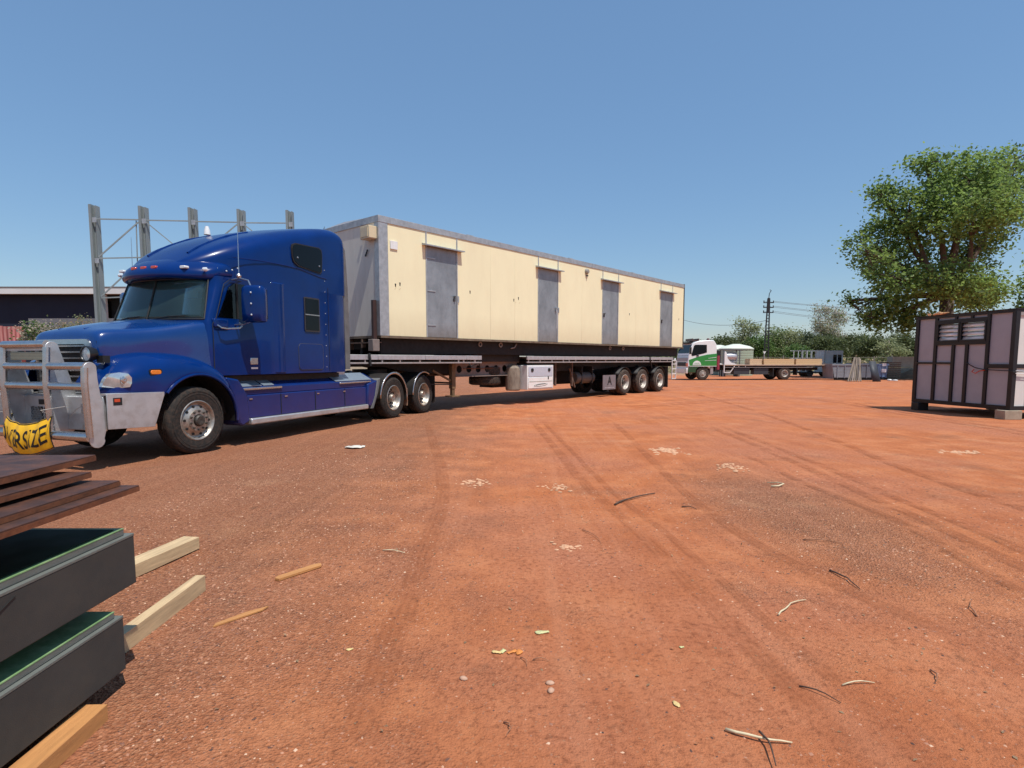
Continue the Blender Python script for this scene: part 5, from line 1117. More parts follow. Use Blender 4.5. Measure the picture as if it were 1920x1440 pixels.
# ------------------------------------------------------------------ cream four wheel drives behind the bull bar
cc = M('cream car paint', (.66, .56, .38), .3, 0, .03, 3, coat=.7); cw_ = M('white cream roof', (.74, .70, .60), .35, 0, .04, 3, coat=.4)
def wagon(label, x, y, rot, mat):
    t = thing('station_wagon', label, 'car', (x, y, 0), rot)
    prof = [(0, .55), (0, 1.0), (.10, 1.12), (1.15, 1.20), (1.45, 1.24), (1.95, 1.86), (2.15, 1.92), (4.6, 1.93), (4.78, 1.85), (4.85, 1.2), (4.85, .55), (4.35, .5), (4.3, .80), (4.05, .98), (3.7, .98), (3.45, .80), (3.4, .5), (1.45, .5), (1.4, .80), (1.15, .98), (.8, .98), (.55, .80), (.5, .5)]
    MB().prism(prof, 'y', 0, 1.85).build('body', mat, t, .04)
    MB().prism([(2.0, 1.92), (2.2, 1.99), (4.5, 2.0), (4.75, 1.93)], 'y', .08, 1.77).build('roof', cw_, t, .03)
    for y_ in (-.006, 1.835):
        MB().prism([(1.62, 1.28), (2.02, 1.80), (2.7, 1.82), (2.7, 1.28)], 'y', y_, y_ + .02).build('side_window', darkglass, t)
        MB().prism([(2.78, 1.28), (2.78, 1.82), (3.6, 1.82), (3.6, 1.28)], 'y', y_, y_ + .02).build('side_window', darkglass, t)
        MB().prism([(3.68, 1.28), (3.68, 1.82), (4.62, 1.82), (4.7, 1.28)], 'y', y_, y_ + .02).build('side_window', darkglass, t)
    MB().add([(1.46, .15, 1.27), (1.46, 1.7, 1.27), (1.935, 1.6, 1.86), (1.935, .25, 1.86)], [(0, 1, 2, 3)]).build('windscreen', darkglass, t, solid=.02)
    MB().box(4.84, 4.865, .2, 1.65, 1.28, 1.8).build('rear_window', darkglass, t)
    MB().box(-.15, .02, .0, 1.85, .5, .72).build('bumper', chrome, t, .02); MB().box(4.84, 5.0, .0, 1.85, .5, .70).build('bumper', chrome, t, .02)
    MB().box(-.02, .01, .35, 1.5, .78, 1.0).build('grille', ink, t)
    for y_ in (.05, 1.55): MB().box(-.03, .01, y_, y_ + .25, .80, .98).build('headlight', lensm, t)
    for s_ in (.97, 3.88): wheel('car', t, s_, .0, .38); wheel('car', t, s_, 1.85, .38, far=True)
    for z in (2.03, ): 
        mb = MB()
        for x_ in (2.5, 3.2, 3.9): mb.bar((x_, .1, z + .01), (x_, 1.75, z + .01), .03, .03)
        mb.build('roof_bar', ink, t)
    return t
wagon('cream four wheel drive wagon, leftmost and cut off by the frame', -13.9 - 3.0 + 2.65, 15.2, math.radians(172), cc)
wagon('cream four wheel drive wagon with its roof showing behind the bull bar', place(40, 640, 17.5).x - 1.9, 19.5, math.radians(-8), cc)

# ------------------------------------------------------------------ vegetation
def leafmat(name, a, b, rough=.5, tl=.35):
    m = bpy.data.materials.new(name); t = nodes(m); o = N(t, 'ShaderNodeOutputMaterial')
    at = N(t, 'ShaderNodeAttribute'); at.attribute_name = 'tint'
    c = ramp(t, at.outputs['Fac'], [(0, a), (1, b)])
    ge = N(t, 'ShaderNodeNewGeometry'); n = noise(t, ge.outputs['Position'], .6, 3)
    c = mixc(t, math_(t, 'MULTIPLY', n.outputs['Fac'], .35), c, tuple(x * .7 for x in a))
    p = N(t, 'ShaderNodeBsdfPrincipled'); t.links.new(c, p.inputs['Base Color']); p.inputs['Roughness'].default_value = rough; p.inputs['Specular IOR Level'].default_value = .35
    tr = N(t, 'ShaderNodeBsdfTranslucent'); t.links.new(mixc(t, .5, c, tuple(min(1, x * 1.6) for x in b)), tr.inputs[0])
    mx = N(t, 'ShaderNodeMixShader'); mx.inputs[0].default_value = tl; t.links.new(p.outputs[0], mx.inputs[1]); t.links.new(tr.outputs[0], mx.inputs[2]); t.links.new(mx.outputs[0], o.inputs[0]); return m
bark = M('grey brown bark', (.10, .07, .05), .9, 0, .3, 5, bump=.6, bscale=25, stretch=(1, 1, .3)); palebark = M('pale gum bark', (.42, .36, .30), .8, 0, .25, 3, stretch=(1, 1, .3))
L_bright = leafmat('fresh leaves', (.024, .060, .020), (.31, .44, .11), tl=.40); L_dark = leafmat('dark leaves', (.045, .062, .020), (.16, .19, .075)); L_gum = leafmat('olive gum leaves', (.14, .17, .075), (.38, .40, .21), tl=.45); L_pale = leafmat('pale blossom', (.30, .26, .19), (.62, .54, .44)); L_mid = leafmat('mid green leaves', (.05, .10, .025), (.15, .24, .06)); L_dry = leafmat('dry leaves', (.24, .16, .09), (.50, .37, .22))
def leaves_mesh(P, size, nrm_up=.35, aspect=.62, seed=0):
    """P: (n,3) leaf positions -> one mesh of folded leaf blades"""
    R_ = np.random.RandomState(seed); n = len(P)
    d = R_.normal(size=(n, 3)); d[:, 2] = d[:, 2] * .6 - .25; d /= np.linalg.norm(d, axis=1)[:, None]
    u = R_.normal(size=(n, 3)); u[:, 2] += nrm_up * 3; s = np.cross(d, u); s /= np.linalg.norm(s, axis=1)[:, None] + 1e-9
    sz = size * R_.uniform(.6, 1.25, n)[:, None]; up = np.cross(s, d)
    a = P; b = P + d * sz * .5 + s * sz * aspect * .5 + up * sz * .08; c = P + d * sz; e = P + d * sz * .5 - s * sz * aspect * .5 + up * sz * .08
    V = np.stack([a, b, c, e], 1).reshape(-1, 3); me = bpy.data.meshes.new('crown')
    me.vertices.add(4 * n); me.vertices.foreach_set('co', V.ravel())
    i = np.arange(n) * 4; q = np.stack([i, i + 1, i + 2, i, i + 2, i + 3], 1).ravel()
    me.loops.add(6 * n); me.loops.foreach_set('vertex_index', q); me.polygons.add(2 * n); me.polygons.foreach_set('loop_start', np.arange(2 * n) * 3)
    me.update(calc_edges=True); tint = np.repeat(np.clip(R_.normal(.42, .24, n) + .16 * np.sin(P[:, 0] * 1.7 + P[:, 2] * 1.3) + .10 * np.sin(P[:, 0] * 4.1 - P[:, 2] * 3.3), 0, 1), 4)
    at = me.attributes.new('tint', 'FLOAT', 'POINT'); at.data.foreach_set('value', tint); return me
def tree(label, cat, base, blobs, nclus, per, lsize, lm, bm=bark, trunk_r=.25, seed=1, name='tree', cr=.8, hollow=.35, group=None, fork=.35, limbs=True, par_mat2=None):
    """blobs: list of ((x,y,z),(rx,ry,rz)) offsets from base"""
    R_ = np.random.RandomState(seed); t = thing(name, label, cat, base, 0, group)
    w_ = np.array([b[1][0] * b[1][1] * b[1][2] for b in blobs]) ** .7; w_ /= w_.sum(); cl = []
    for k in range(nclus):
        b = blobs[R_.choice(len(blobs), p=w_)]; v = R_.normal(size=3); v /= np.linalg.norm(v); r = (hollow + (1 - hollow) * R_.rand() ** .6)
        cl.append(np.array(b[0]) + v * r * np.array(b[1]))
    cl = np.array(cl); P = []
    for c in cl:
        k = int(per * R_.uniform(.5, 1.4)); v = R_.normal(size=(k, 3)) * cr * np.array([.5, .5, .34]) * R_.uniform(.6, 1.3); P.append(c + v)
    P = np.concatenate(P); me = leaves_mesh(P, lsize, seed=seed); me.materials.append(lm)
    if par_mat2 is not None:
        me.materials.append(par_mat2); mi = np.repeat((R_.rand(len(P)) < .45).astype(int), 2); me.polygons.foreach_set('material_index', mi)
    o = bpy.data.objects.new('crown', me); COL.objects.link(o); o.parent = t
    # trunk and limbs
    mb = MB(); zmin = min(b[0][2] - b[1][2] for b in blobs); cen = cl.mean(0); fz = max(.5, zmin + (cen[2] - zmin) * fork)
    top = np.array([cen[0] * .25, cen[1] * .25, fz]); mb.tube([(0, 0, 0), tuple(top * .5 + np.array([.1 * R_.normal() * trunk_r * 2, 0, 0])), tuple(top)], [trunk_r, trunk_r * .85, trunk_r * .72], 10)
    mb.build('trunk', bm, t, angle=0)
    if limbs:
        mb = MB(); 
        for b in blobs:
            c = np.array(b[0]); m1 = top * .55 + c * .45 + R_.normal(size=3) * .3; m1[2] = top[2] * .6 + c[2] * .4
            mb.tube([tuple(top), tuple(m1), tuple(c)], [trunk_r * .46, trunk_r * .27, trunk_r * .13], 8)
            near = cl[np.argsort(((cl - c) ** 2).sum(1))[:max(4, int(nclus / len(blobs) * .45))]]
            for q in near[::2]:
                m2 = (c + q) / 2 + R_.normal(size=3) * .15; st0 = m1 * .5 + c * .5 if R_.rand() < .5 else c
                mb.tube([tuple(st0), tuple(m2), tuple(q)], [trunk_r * .11, trunk_r * .06, .010], 5, caps=False)
        mb.build('limbs', bm, t, angle=0)
    return t
# the big spreading tree behind the framed module
BY = 44.0; bb = place(1772, 700, BY); base = Vector((bb.x, BY, 0)); mpp = BY / 1083
def blob(px, py, rx, ry, dy=0, rd=None): p = place(px, py, BY); rx *= .97; ry *= .95; return ((p.x - base.x, dy * 1.6, p.z), (rx * mpp, (rd or rx * .9) * mpp, ry * mpp))
BT = [blob(1705, 400, 70, 62), blob(1662, 455, 48, 55, 1), blob(1785, 350, 75, 55, -1), blob(1850, 325, 60, 38, 1), blob(1880, 385, 55, 60, 0), blob(1650, 525, 45, 48, -1), blob(1690, 590, 55, 38, 0), blob(1740, 480, 75, 60, 2), blob(1760, 420, 80, 60, -2), blob(1850, 460, 60, 50, 1), blob(1830, 545, 55, 34, 0), blob(1720, 545, 60, 45, -2), blob(1640, 600, 30, 28, 0), blob(1890, 560, 40, 22, 2)]
tree('large spreading broad-leaved tree rising behind the framed cubicle', 'tree', tuple(base), BT + [blob(1625, 470, 22, 20, 0), blob(1612, 560, 18, 16, 1), blob(1740, 305, 34, 22, 0), blob(1905, 300, 36, 26, 0), blob(1680, 350, 30, 22, 1)], 900, 44, .29, L_bright, trunk_r=.62, seed=5, cr=.85, hollow=.30, fork=.42, name='broadleaf_tree')
b2 = place(1990, 700, 47); m2_ = 47 / 1083
tree('second broad-leaved tree at the right picture edge', 'tree', (b2.x, 47, 0), [((-1.0, 0, 6.5), (2.6, 2.5, 3.0)), ((1.5, 0, 8.5), (4, 3.5, 4)), ((-2.4, 0, 5.0), (1.4, 1.5, 1.6))], 200, 50, .32, L_bright, trunk_r=.4, seed=8, cr=1.0, name='broadleaf_tree')
def bg(px, topy, Y, halfw, label, lm, seed, boty=668, bm=bark, cat='tree', n=90, per=26, ls=None, name='gum_tree', m2=None, tr=.16, narrow=False):
    p = place(px, topy, Y); q = place(px, boty, Y); hw_ = halfw * Y / 1083; H = p.z; z0 = max(.3, q.z); R_ = random.Random(seed); bl = []
    k = 5
    for i in range(k):
        f = (i + .5) / k; rad = hw_ * (1.0 if not narrow else (1.05 - .5 * abs(f - .45))) * (math.sin(PI * (.18 + .72 * f)) ** .6)
        bl.append(((R_.uniform(-.35, .35) * hw_, R_.uniform(-.3, .3) * hw_, z0 + (H - z0) * f), (rad * .8, rad * .8, (H - z0) / k * .75)))
        if not narrow: bl.append(((R_.choice((-1, 1)) * .55 * hw_, 0, z0 + (H - z0) * f * .9), (rad * .5, rad * .5, (H - z0) / k * .6)))
    return tree(label, cat, (p.x, Y, 0), bl, int(n * 1.7), per, ls or .30, lm, bm, tr, seed, name, cr=.9 * Y / 80, par_mat2=m2)
bg(1402, 600, 88, 22, 'slender pale gum tree standing left of the lattice pole', L_gum, 21, 650, palebark, n=60, per=22, ls=.32)
bg(1396, 640, 84, 14, 'thin bluish shrub below the slender gum tree', L_dark, 22, 668, name='shrub', cat='shrub', n=30, per=16)
bg(1346, 634, 110, 30, 'dark rounded bush just above the white truck cab', L_dark, 23, 668, name='shrub', cat='shrub', n=90, per=30, ls=.45)
bg(1374, 636, 112, 22, 'dark rounded bush above the round water tank', L_dark, 24, 668, name='shrub', cat='shrub', n=80, per=30, ls=.45)
bg(1424, 636, 86, 24, 'bright green bushy tree left of the pole foot', L_mid, 25, 664, n=100, per=30)
bg(1452, 616, 92, 24, 'olive gum tree just right of the lattice pole', L_gum, 26, 668, palebark, n=110, per=26, m2=L_mid)
bg(1482, 620, 92, 26, 'grey-green gum tree in the middle of the far belt', L_gum, 27, 668, palebark, n=110, per=26)
bg(1494, 650, 80, 16, 'fresh green low bush in front of the gum belt', L_mid, 28, 676, name='shrub', cat='shrub', n=60, per=30)
bg(1518, 628, 94, 22, 'dark green tree left of the pale blossoming tree', L_dark, 29, 664, n=120, per=30)
bg(1558, 573, 90, 28, 'tall pale blossoming tree with whitish crown', L_pale, 30, 655, palebark, n=150, per=30, ls=.26, m2=L_gum, name='blossoming_tree')
bg(1560, 634, 86, 36, 'dark green tree in front of the blossoming tree', L_dark, 31, 664, n=170, per=30)
bg(1600, 630, 90, 34, 'dark green tree right of the blossoming tree', L_dark, 32, 664, n=150, per=30)
bg(1640, 636, 82, 34, 'dark green tree beneath the big spreading tree', L_dark, 33, 664, n=150, per=30)
bg(1672, 634, 76, 24, 'pale grey-green sapling under the big spreading tree', L_gum, 34, 676, palebark, n=50, per=20)
bg(1700, 628, 90, 34, 'dark green tree beside the framed cubicle', L_dark, 35, 664, n=140, per=30)
bg(1320, 650, 105, 26, 'low dark bush hidden behind the green and white cab', L_dark, 36, 672, name='shrub', cat='shrub', n=60, per=24, ls=.4)
# low scrub far off, nobody could count it
P = []
for k in range(1300):
    x = NR.uniform(15, 75); y = NR.uniform(60, 100); h = NR.uniform(.3, 1.4); P.append(np.array([x, y, 0]) + np.abs(NR.normal(size=(16, 3))) * np.array([.9, .9, h * .6]) * np.array([NR.choice([-1, 1]), 1, 1]))
me = leaves_mesh(np.concatenate(P), .30, seed=3); me.materials.append(L_dry); me.materials.append(L_gum); me.polygons.foreach_set('material_index', (NR.rand(len(me.polygons) // 2) < .3).astype(int).repeat(2))
o = bpy.data.objects.new('dry_scrub', me); COL.objects.link(o); tag(o, 'low dry scrub and grass beyond the yard', 'scrub', kind='stuff')
P = []
for k in range(2600):
    x = NR.uniform(8, 170); y = NR.uniform(150, 210); P.append(np.array([x, y, 1 + 3.6 * NR.rand() ** .7]) + NR.normal(size=(20, 3)) * np.array([1.6, 1.2, 1.0]))
me = leaves_mesh(np.concatenate(P), .9, seed=4); me.materials.append(L_dark); me.materials.append(L_gum); me.polygons.foreach_set('material_index', (NR.rand(len(me.polygons) // 2) < .4).astype(int).repeat(2))
o = bpy.data.objects.new('distant_woodland', me); COL.objects.link(o); tag(o, 'distant bush reading as one dark green belt on the horizon', 'woodland', kind='stuff')
# shrubs at left behind the wagons
def shrub(px, py, Y, w_, h_, label, lm, seed, m2=None):
    p = place(px, py, Y); return tree(label, 'shrub', (p.x, Y, 0), [((0, 0, p.z - h_ * .3), (w_ * .6, w_ * .5, h_ * .5)), ((w_ * .4, 0, p.z - h_ * .6), (w_ * .5, w_ * .4, h_ * .4)), ((-w_ * .4, .1, p.z - h_ * .6), (w_ * .5, w_ * .4, h_ * .4))], 40, 30, .12, lm, bark, .05, seed, 'shrub', cr=.4, par_mat2=m2)
shrub(60, 614, 23, .5, .8, 'frangipani-like shrub with pale tips beside the red fence', L_mid, 41, L_pale)
shrub(86, 612, 24, .5, .9, 'dark leafy shrub with white flowers behind the truck bonnet', L_dark, 42, L_pale)
shrub(122, 612, 33, .6, .8, 'sparse brownish shrub against the grey wall', L_gum, 43, L_dry)
shrub(158, 600, 33, .6, 1.0, 'dry reddish shrub near the first steel column', L_gum, 44, L_dry)
# ------------------------------------------------------------------ lattice power pole and wires
pb_ = place(1436, 672, 80); pt_ = place(1441.5, 560, 80)
PP = thing('power_pole', 'tall black steel lattice power pole with three cross arms', 'power pole', (pb_.x, 80, 0)); pk = M('black pole steel', (.022, .018, .020), .6, .2, .2, 3)
H = pt_.z; lean = pt_.x - pb_.x
def at(z, o): return (lean * z / H * 1.0 + o, 0, z)
mb = MB()
for sg in (-1, 1): mb.bar(at(0, sg * .34), at(H, sg * .12), .13, .14)
mb.build('pole_channel', pk, PP)
mb = MB(); n = 22
for k in range(n):
    z = H * k / n; w0 = .34 - .22 * k / n; mb.bar(at(z, -w0), at(z, w0), .14, .10)
mb.build('lattice_plates', pk, PP)
MB().box(lean - .14, lean + .14, -.08, .08, H * .80, H + .1).build('pole_head', pk, PP)
arms = []
for py in (567.5, 576.5, 586):
    z = place(1441, py, 80).z; arms.append(z); a_ = MB().box(lean - .72 * 0 - .7, lean + .7, -.06, .06, z - .06, z + .06).build('cross_arm', pk, PP)
    for x in (-.65, .65): MB().lathe([(.05, 0), (.09, .06), (.05, .12), (.08, .18), (.03, .24)], (lean + x, 0, z + .06), 'z', 8).build('insulator', pk, a_)
MB().tube([(lean, 0, H), (lean + .05, 0, H + .7), (lean + .3, 0, H + 1.1), (lean + .1, 0, H + 1.2)], .05, 6).build('pole_hook', pk, PP)
wire = M('grey wire', (.14, .15, .16), .6)
for k, z in enumerate(arms):
    for j, dx in enumerate((-.65, .65)):
        a = Vector((pb_.x + lean + dx, 80, z + .2)); e_ = Vector((a.x + 60, 88, z + .4 - k * .2)); pts = []
        for i in range(21): t = i / 20; p = a.lerp(e_, t); p.z -= 4 * t * (1 - t) * (1.3 + k * .25); pts.append(p)
        o = MB().tube(pts, .022, 4).build('power_line', wire, None); tag(o, f"power line running right from the {('top', 'middle', 'bottom')[k]} cross arm, {('left', 'right')[j]} insulator", 'wire', 'power lines')
a = place(1441, 600, 80); e_ = place(1240, 584, 110); pts = [a.lerp(e_, i / 16) + Vector((0, 0, -1.5 * (i / 16) * (1 - i / 16) * 4)) for i in range(17)]
o = MB().tube(pts, .03, 4).build('power_line', wire, None); tag(o, 'thin wire running left from the pole above the white cab', 'wire')
MB().box(-.25, .25, -.1, .1, 0, .01)
yp = place(1433, 662, 62)
SG = thing('small_sign', 'small white give-way shaped sign near the foot of the lattice pole', 'sign', (yp.x, 62, 0)); MB().box(-.04, .04, -.04, .04, 0, yp.z).build('post', raild, SG)
MB().prism([(-.18, yp.z + .18), (.18, yp.z + .18), (.0, yp.z - .12)], 'y', -.06, -.04).build('plate', white, SG)

# ------------------------------------------------------------------ yard clutter at the far right
cgm = M('white cage bars', (.55, .57, .55), .5)
cp = place(1502, 684, 50); CG = thing('cage_trailer', 'white barred cage crate with a grey cabin end behind the tray truck', 'cage', (cp.x, 50, 0))
zt_ = place(1500, 658, 50).z
mb = MB(); 
for y in (0, 1.4):
    for x in np.arange(0, 2.4, .4): mb.box(x, x + .05, y, y + .05, .4, zt_)
    for z in (.4, 1.0, 1.55, zt_): mb.box(-.3, 2.0, y, y + .05, z, z + .06)
mb.box(-.05, 0, 0, 1.4, zt_, zt_ + .05); mb.build('cage', cgm, CG)
mb = MB(); mb.box(2.0, 3.6, 0, 1.5, .4, zt_ + .03); cb_ = mb.build('cabin_end', M('grey cabin', (.42, .46, .48), .5, 0, .1), CG, .02)
MB().box(2.75, 3.05, -.02, .02, 1.2, 1.9).build('window', darkglass, cb_); MB().box(3.15, 3.45, -.02, .02, 1.2, 1.9).build('window', darkglass, cb_)
MB().box(-.3, 3.7, -.05, 1.5, .3, .42).build('deck', black, CG)
for x in (.8, 2.6): MB().cyl((x, 0, .3), (x, 1.4, .3), .3, 16).build('wheel', tyre2, CG)
def skip_bin(px0, px1, topy, Y, label, col, dark=None, d=1.4):
    a = place(px0, 700, Y); b = place(px1, 700, Y); z = place(px0, topy, Y).z; w_ = b.x - a.x
    t = thing('skip_bin', label, 'bin', (a.x, Y, 0)); m_ = M('bin paint ' + str(px0), col, .5, .1, .15, 2, dirt=(.12, .08, .06), dirt_amt=.5)
    o_ = [(0, .1), (w_ * .04, 0), (w_ * .96, 0), (w_, .1)]
    mb = MB(); mb.prism([(.12, .12), (w_ - .12, .12), (w_, z), (w_ - .06, z), (w_ - .16, .2), (.16, .2), (.06, z), (0, z)], 'y', 0, d); mb.box(.1, w_ - .1, 0, .05, .12, z - .05); mb.box(.1, w_ - .1, d - .05, d, .12, z - .05); mb.build('body', m_, t)
    MB().box(-.03, w_ + .03, -.05, .0, z - .12, z - .02).build('rim', m_, t)
    for x in (w_ * .2, w_ * .5, w_ * .8): MB().box(x, x + .05, -.04, .0, .15, z - .12).build('rib', m_, t)
    MB().box(.2, w_ - .2, .0, .1, .0, .12).build('foot', black, t); return t, w_, z
skip_bin(1560, 1606, 682, 41, 'pale grey steel skip bin left of the leaning poles', (.26, .28, .31))
skip_bin(1607, 1641, 681, 41, 'dark grey-blue skip bin behind the leaning poles', (.13, .15, .18))
t_, w_, z_ = skip_bin(1641, 1665, 682, 42, 'blue painted skip bin right of the dark leaning board', (.14, .22, .36))
mb = MB(); mb.box(w_ * .45, w_ * .82, -.056, -.05, .55, .80); mb.box(w_ * .5, w_ * .8, -.056, -.05, 1.0, 1.2); mb.build('worn_marking', white, t_)
bd = MB().add([(0, 0, 0), (.55, 0, 0), (.40, .45, 1.35), (-.05, .45, 1.35)], [(0, 1, 2, 3)]).build('leaning_board', M('dark board', (.035, .04, .05), .6), None, solid=.03); bp_ = place(1636, 713, 38.5); bd.location = (bp_.x, 38.5, 0); tag(bd, 'dark board leaning between the grey and blue bins', 'board')
for k in range(7):
    x0_ = 1590 + k * 4; p0_ = place(x0_, 714 + rnd.uniform(-2, 1), 38.6); p1_ = place(1603 + k * 1.6 + rnd.uniform(-2, 2), 673 + rnd.uniform(-3, 4), 40.2); p0_.z = 0
    o = MB().cyl(p0_, p1_, .045, 7).build('leaning_pole', M('weathered pole %d' % k, [(.20, .15, .11), (.12, .09, .07), (.26, .2, .16)][k % 3], .8), None); tag(o, 'thin weathered pole leaning against the skip bins, ' + ('leftmost of the bundle', 'second from the left', 'third from the left', 'middle one of seven', 'third from the right', 'second from the right', 'rightmost of the bundle')[k], 'pole', 'poles leaning against the skip bins')
cbm = M('weathered concrete block', (.42, .35, .27), .9, 0, .2, 2, bump=.4, bscale=10)
q_ = place(1680, 700, 46)
lab = ['lower left', 'lower right', 'upper left', 'upper right']; 
for i, (dx, z0_) in enumerate(((0, 0), (1.75, 0), (0, .86), (1.75, .86))): block(q_.x + .3 + dx, 46, z0_, 1.7, .7, .84, f'large weathered concrete block, {lab[i]} of the stacked four beside the cubicle', cbm, 0, 'concrete_block')
pl = place(1674, 700, 43.5); 
PLT = thing('pallet_stack', 'stack of brown wooden pallets right of the blue bin', 'pallets', (pl.x - .35, 43.5, 0))
for k in range(9):
    mb = MB(); z0_ = k * .145
    for j in range(3): mb.box(0, .95, j * .5, j * .5 + .1, z0_ + .02, z0_ + .10)
    for j in range(5): mb.box(j * .21, j * .21 + .11, 0, 1.1, z0_ + .10, z0_ + .125)
    mb.build('pallet', M('pallet wood', (.16, .11, .07), .8) if k == 0 else bpy.data.materials['pallet wood'], PLT)
dp = place(1705, 700, 45); R_ = np.random.RandomState(2)
mb = MB(); secs = []
for i in range(9):
    r = 2.4 * (1 - i / 8) + .02; secs.append([(r * math.cos(a) * (1 + .12 * math.sin(a * 3 + i)), r * .8 * math.sin(a), .9 * (i / 8) ** .8 * (1 + .06 * math.sin(a * 5))) for a in np.linspace(0, 2 * PI, 28, endpoint=False)])
mb.loft(secs, closed=True, cap1=True); o = mb.build('soil_heap', M('brown soil', (.20, .12, .07), .95, 0, .3, 3, bump=.8, bscale=12), None, angle=0); o.location = (dp.x + .6, 44.4, -.02); tag(o, 'brown soil heap beside the concrete blocks', 'soil heap')
lf = [(1625, 700, .12, .3), (1668, 706, .16, .10), (1673, 709, .18, .08), (1582, 708, .3, .2)]
for i, (px, py, r, hh) in enumerate(lf[1:3]):
    p = place(px, py, 40); o = MB().lathe([(.0001, 0), (r, .02), (r * .9, hh), (r * .4, hh * 1.2), (.0001, hh * 1.25)], (0, 0, 0), 'z', 9).build('white_sack', white, None, angle=0); o.location = (p.x, 40 - i * .3, 0); tag(o, ['whitish rubbish sack on the ground right of the blue bin', 'flatter whitish sack in front of the pallet stack'][i], 'sack')
# far fence posts in front of the tree belt
FP = thing('wire_fence', 'long wire fence with thin posts in front of the far trees', 'fence', (0, 0, 0)); postm = M('fence post', (.22, .19, .16), .8)
xs2 = np.arange(24, 62, 2.2)
for x in xs2: MB().box(x, x + .09, 70, 70.09, 0, 1.9 + .1 * math.sin(x)).build('post', postm, FP)
for z in (.6, 1.2, 1.75): MB().cyl((22, 70.04, z), (62, 70.04, z), .015, 4).build('wire', postm, FP)
# ------------------------------------------------------------------ foreground stack of panels and rusty plates
XF = -1.69
def slab(name, x0, x1, y0, y1, z0, z1, mt, label, cat, rot=0.0, tilt=0.0, group=None, bevel=.003, fin=None):
    o = MB().box(-(x1 - x0), 0, 0, y1 - y0, 0, z1 - z0).build(name, mt, None, bevel); o.location = (x1, y0, z0); o.rotation_euler = (tilt, 0, rot)
    return tag(o, label, cat, group)
def panel(x1, y0, y1, z0, z1, label):
    t = thing('insulated_panel', label, 'panel', (x1, y0, z0))
    L = y1 - y0; h = z1 - z0
    MB().box(-1.15, 0, 0, L, 0, h - .012).build('core', slate, t, .003)
    MB().bar((.001, L - 1.0, .02), (.001, L - .62, h - .03), .004, .003).build('scratch', ink, t)
    MB().box(-1.15, .0015, 0, L, h - .012, h).build('skin_edge', slatel, t, .002)
    return t
panel(XF, .15, 2.415, .095, .335, 'thick charcoal panel pack, lower of the two at left')
panel(XF + .002, .10, 2.512, .445, .672, 'thick charcoal panel pack, upper of the two at left')
def gsheet(x1, y1, z0, th, label):
    t = thing('covered_board', label, 'sheet', (x1, .1, z0)); L = y1 - .1
    MB().box(-1.1, 0, 0, L, 0, th).build('board_core', slatel, t, .002); MB().box(-1.1, .001, 0, L + .001, th, th + .004).build('green_face', greenedge, t)
gsheet(XF - .016, 2.385, .337, .024, 'green-faced board lying on the lower charcoal pack')
gsheet(XF - .016, 2.475, .674, .026, 'green-faced board lying on the upper charcoal pack')
o = slab('film_sheet', XF - 1.1, XF - .034, .1, 2.44, .705, .709, greentop, 'dark green film sheet topping the upper charcoal pack', 'sheet')
slab('dark_batten', XF - 1.0, XF - .45, 1.2, 1.29, .366, .445, ink, 'dark spacer batten between the two charcoal packs', 'batten')
slab('dark_batten', XF - 1.0, XF - .45, 2.1, 2.19, .366, .445, ink, 'dark spacer batten near the far end between the charcoal packs', 'batten')
slab('dark_batten', XF - 1.0, XF - .30, 1.0, 1.12, .709, .86, black, 'nearer dark bearer under the rusty plates', 'batten')
slab('dark_batten', XF - 1.0, XF - .30, 2.0, 2.10, .709, .86, black, 'farther dark bearer under the rusty plates', 'batten')
def plate(x1, y1, z0, th, wd, label, tilt=0.0, rot=0.0, y0=-.1):
    t = thing('steel_plate', label, 'plate', (x1, y0, z0), rot); t.rotation_euler = (tilt, 0, rot)
    MB().box(-wd, 0, 0, y1 - y0, .0015, th).build('sheet', rust, t, .0015)
    MB().box(-wd, .0012, -.001, y1 - y0 + .0012, .0, th * .75).build('rusty_edge', rust2, t)
    return t
plate(XF + .02, 2.54, .856, .026, 1.3, 'bottom rusty steel plate of the four on top')
plate(XF - .035, 2.52, .884, .024, 1.25, 'second lowest rusty steel plate, slightly set back', rot=.006)
plate(XF - .13, 2.50, .925, .026, 1.2, 'third rusty steel plate, set further back', rot=.012)
plate(XF - .17, 2.66, .972, .028, 1.6, 'topmost rusty steel plate with scratched top', rot=.03)
for y in (.6, 1.7): slab('dark_batten', XF - 1.2, XF - .40, y, y + .09, .905, .925, black, 'thin %s packer between the second and third rusty plates' % ('near' if y < 1 else 'far'), 'batten')
for y in (.7, 1.9): slab('dark_batten', XF - 1.2, XF - .40, y, y + .09, .944, .971, black, 'thin %s packer under the topmost rusty plate' % ('near' if y < 1 else 'far'), 'batten')
def batten(x0, y0, x1, y1, z0, wd, h, m, label):
    d = Vector((x1 - x0, y1 - y0)); L = d.length; o = MB().box(0, L, -wd / 2, wd / 2, 0, h).build('timber_batten', m, None, .002)
    o.location = (x0, y0, z0); o.rotation_euler = (0, 0, math.atan2(d.y, d.x)); return tag(o, label, 'timber')
timx = M('pine length', (.56, .40, .22), .75, 0, .2, 2.5, bump=.3, bscale=40, stretch=(1.2, 14, 14), dirt=(.30, .18, .10), dirt_amt=.5)
timo = M('orange pine length', (.50, .23, .075), .75, 0, .2, 2.5, bump=.3, bscale=40, stretch=(1.2, 14, 14), dirt=(.30, .12, .04), dirt_amt=.5)
batten(-2.75, 2.6, -2.46, 4.32, .0, .13, .09, timx, 'pale timber sticking out beside the upper charcoal pack')
batten(-1.90, 1.4, -1.95, 3.50, .0, .06, .10, timx, 'pale timber on edge sticking out beyond the lower charcoal pack')
batten(-1.62, .9, -1.665, 2.19, .0, .095, .07, timo, 'orange-brown timber under the near side of the lower charcoal pack')
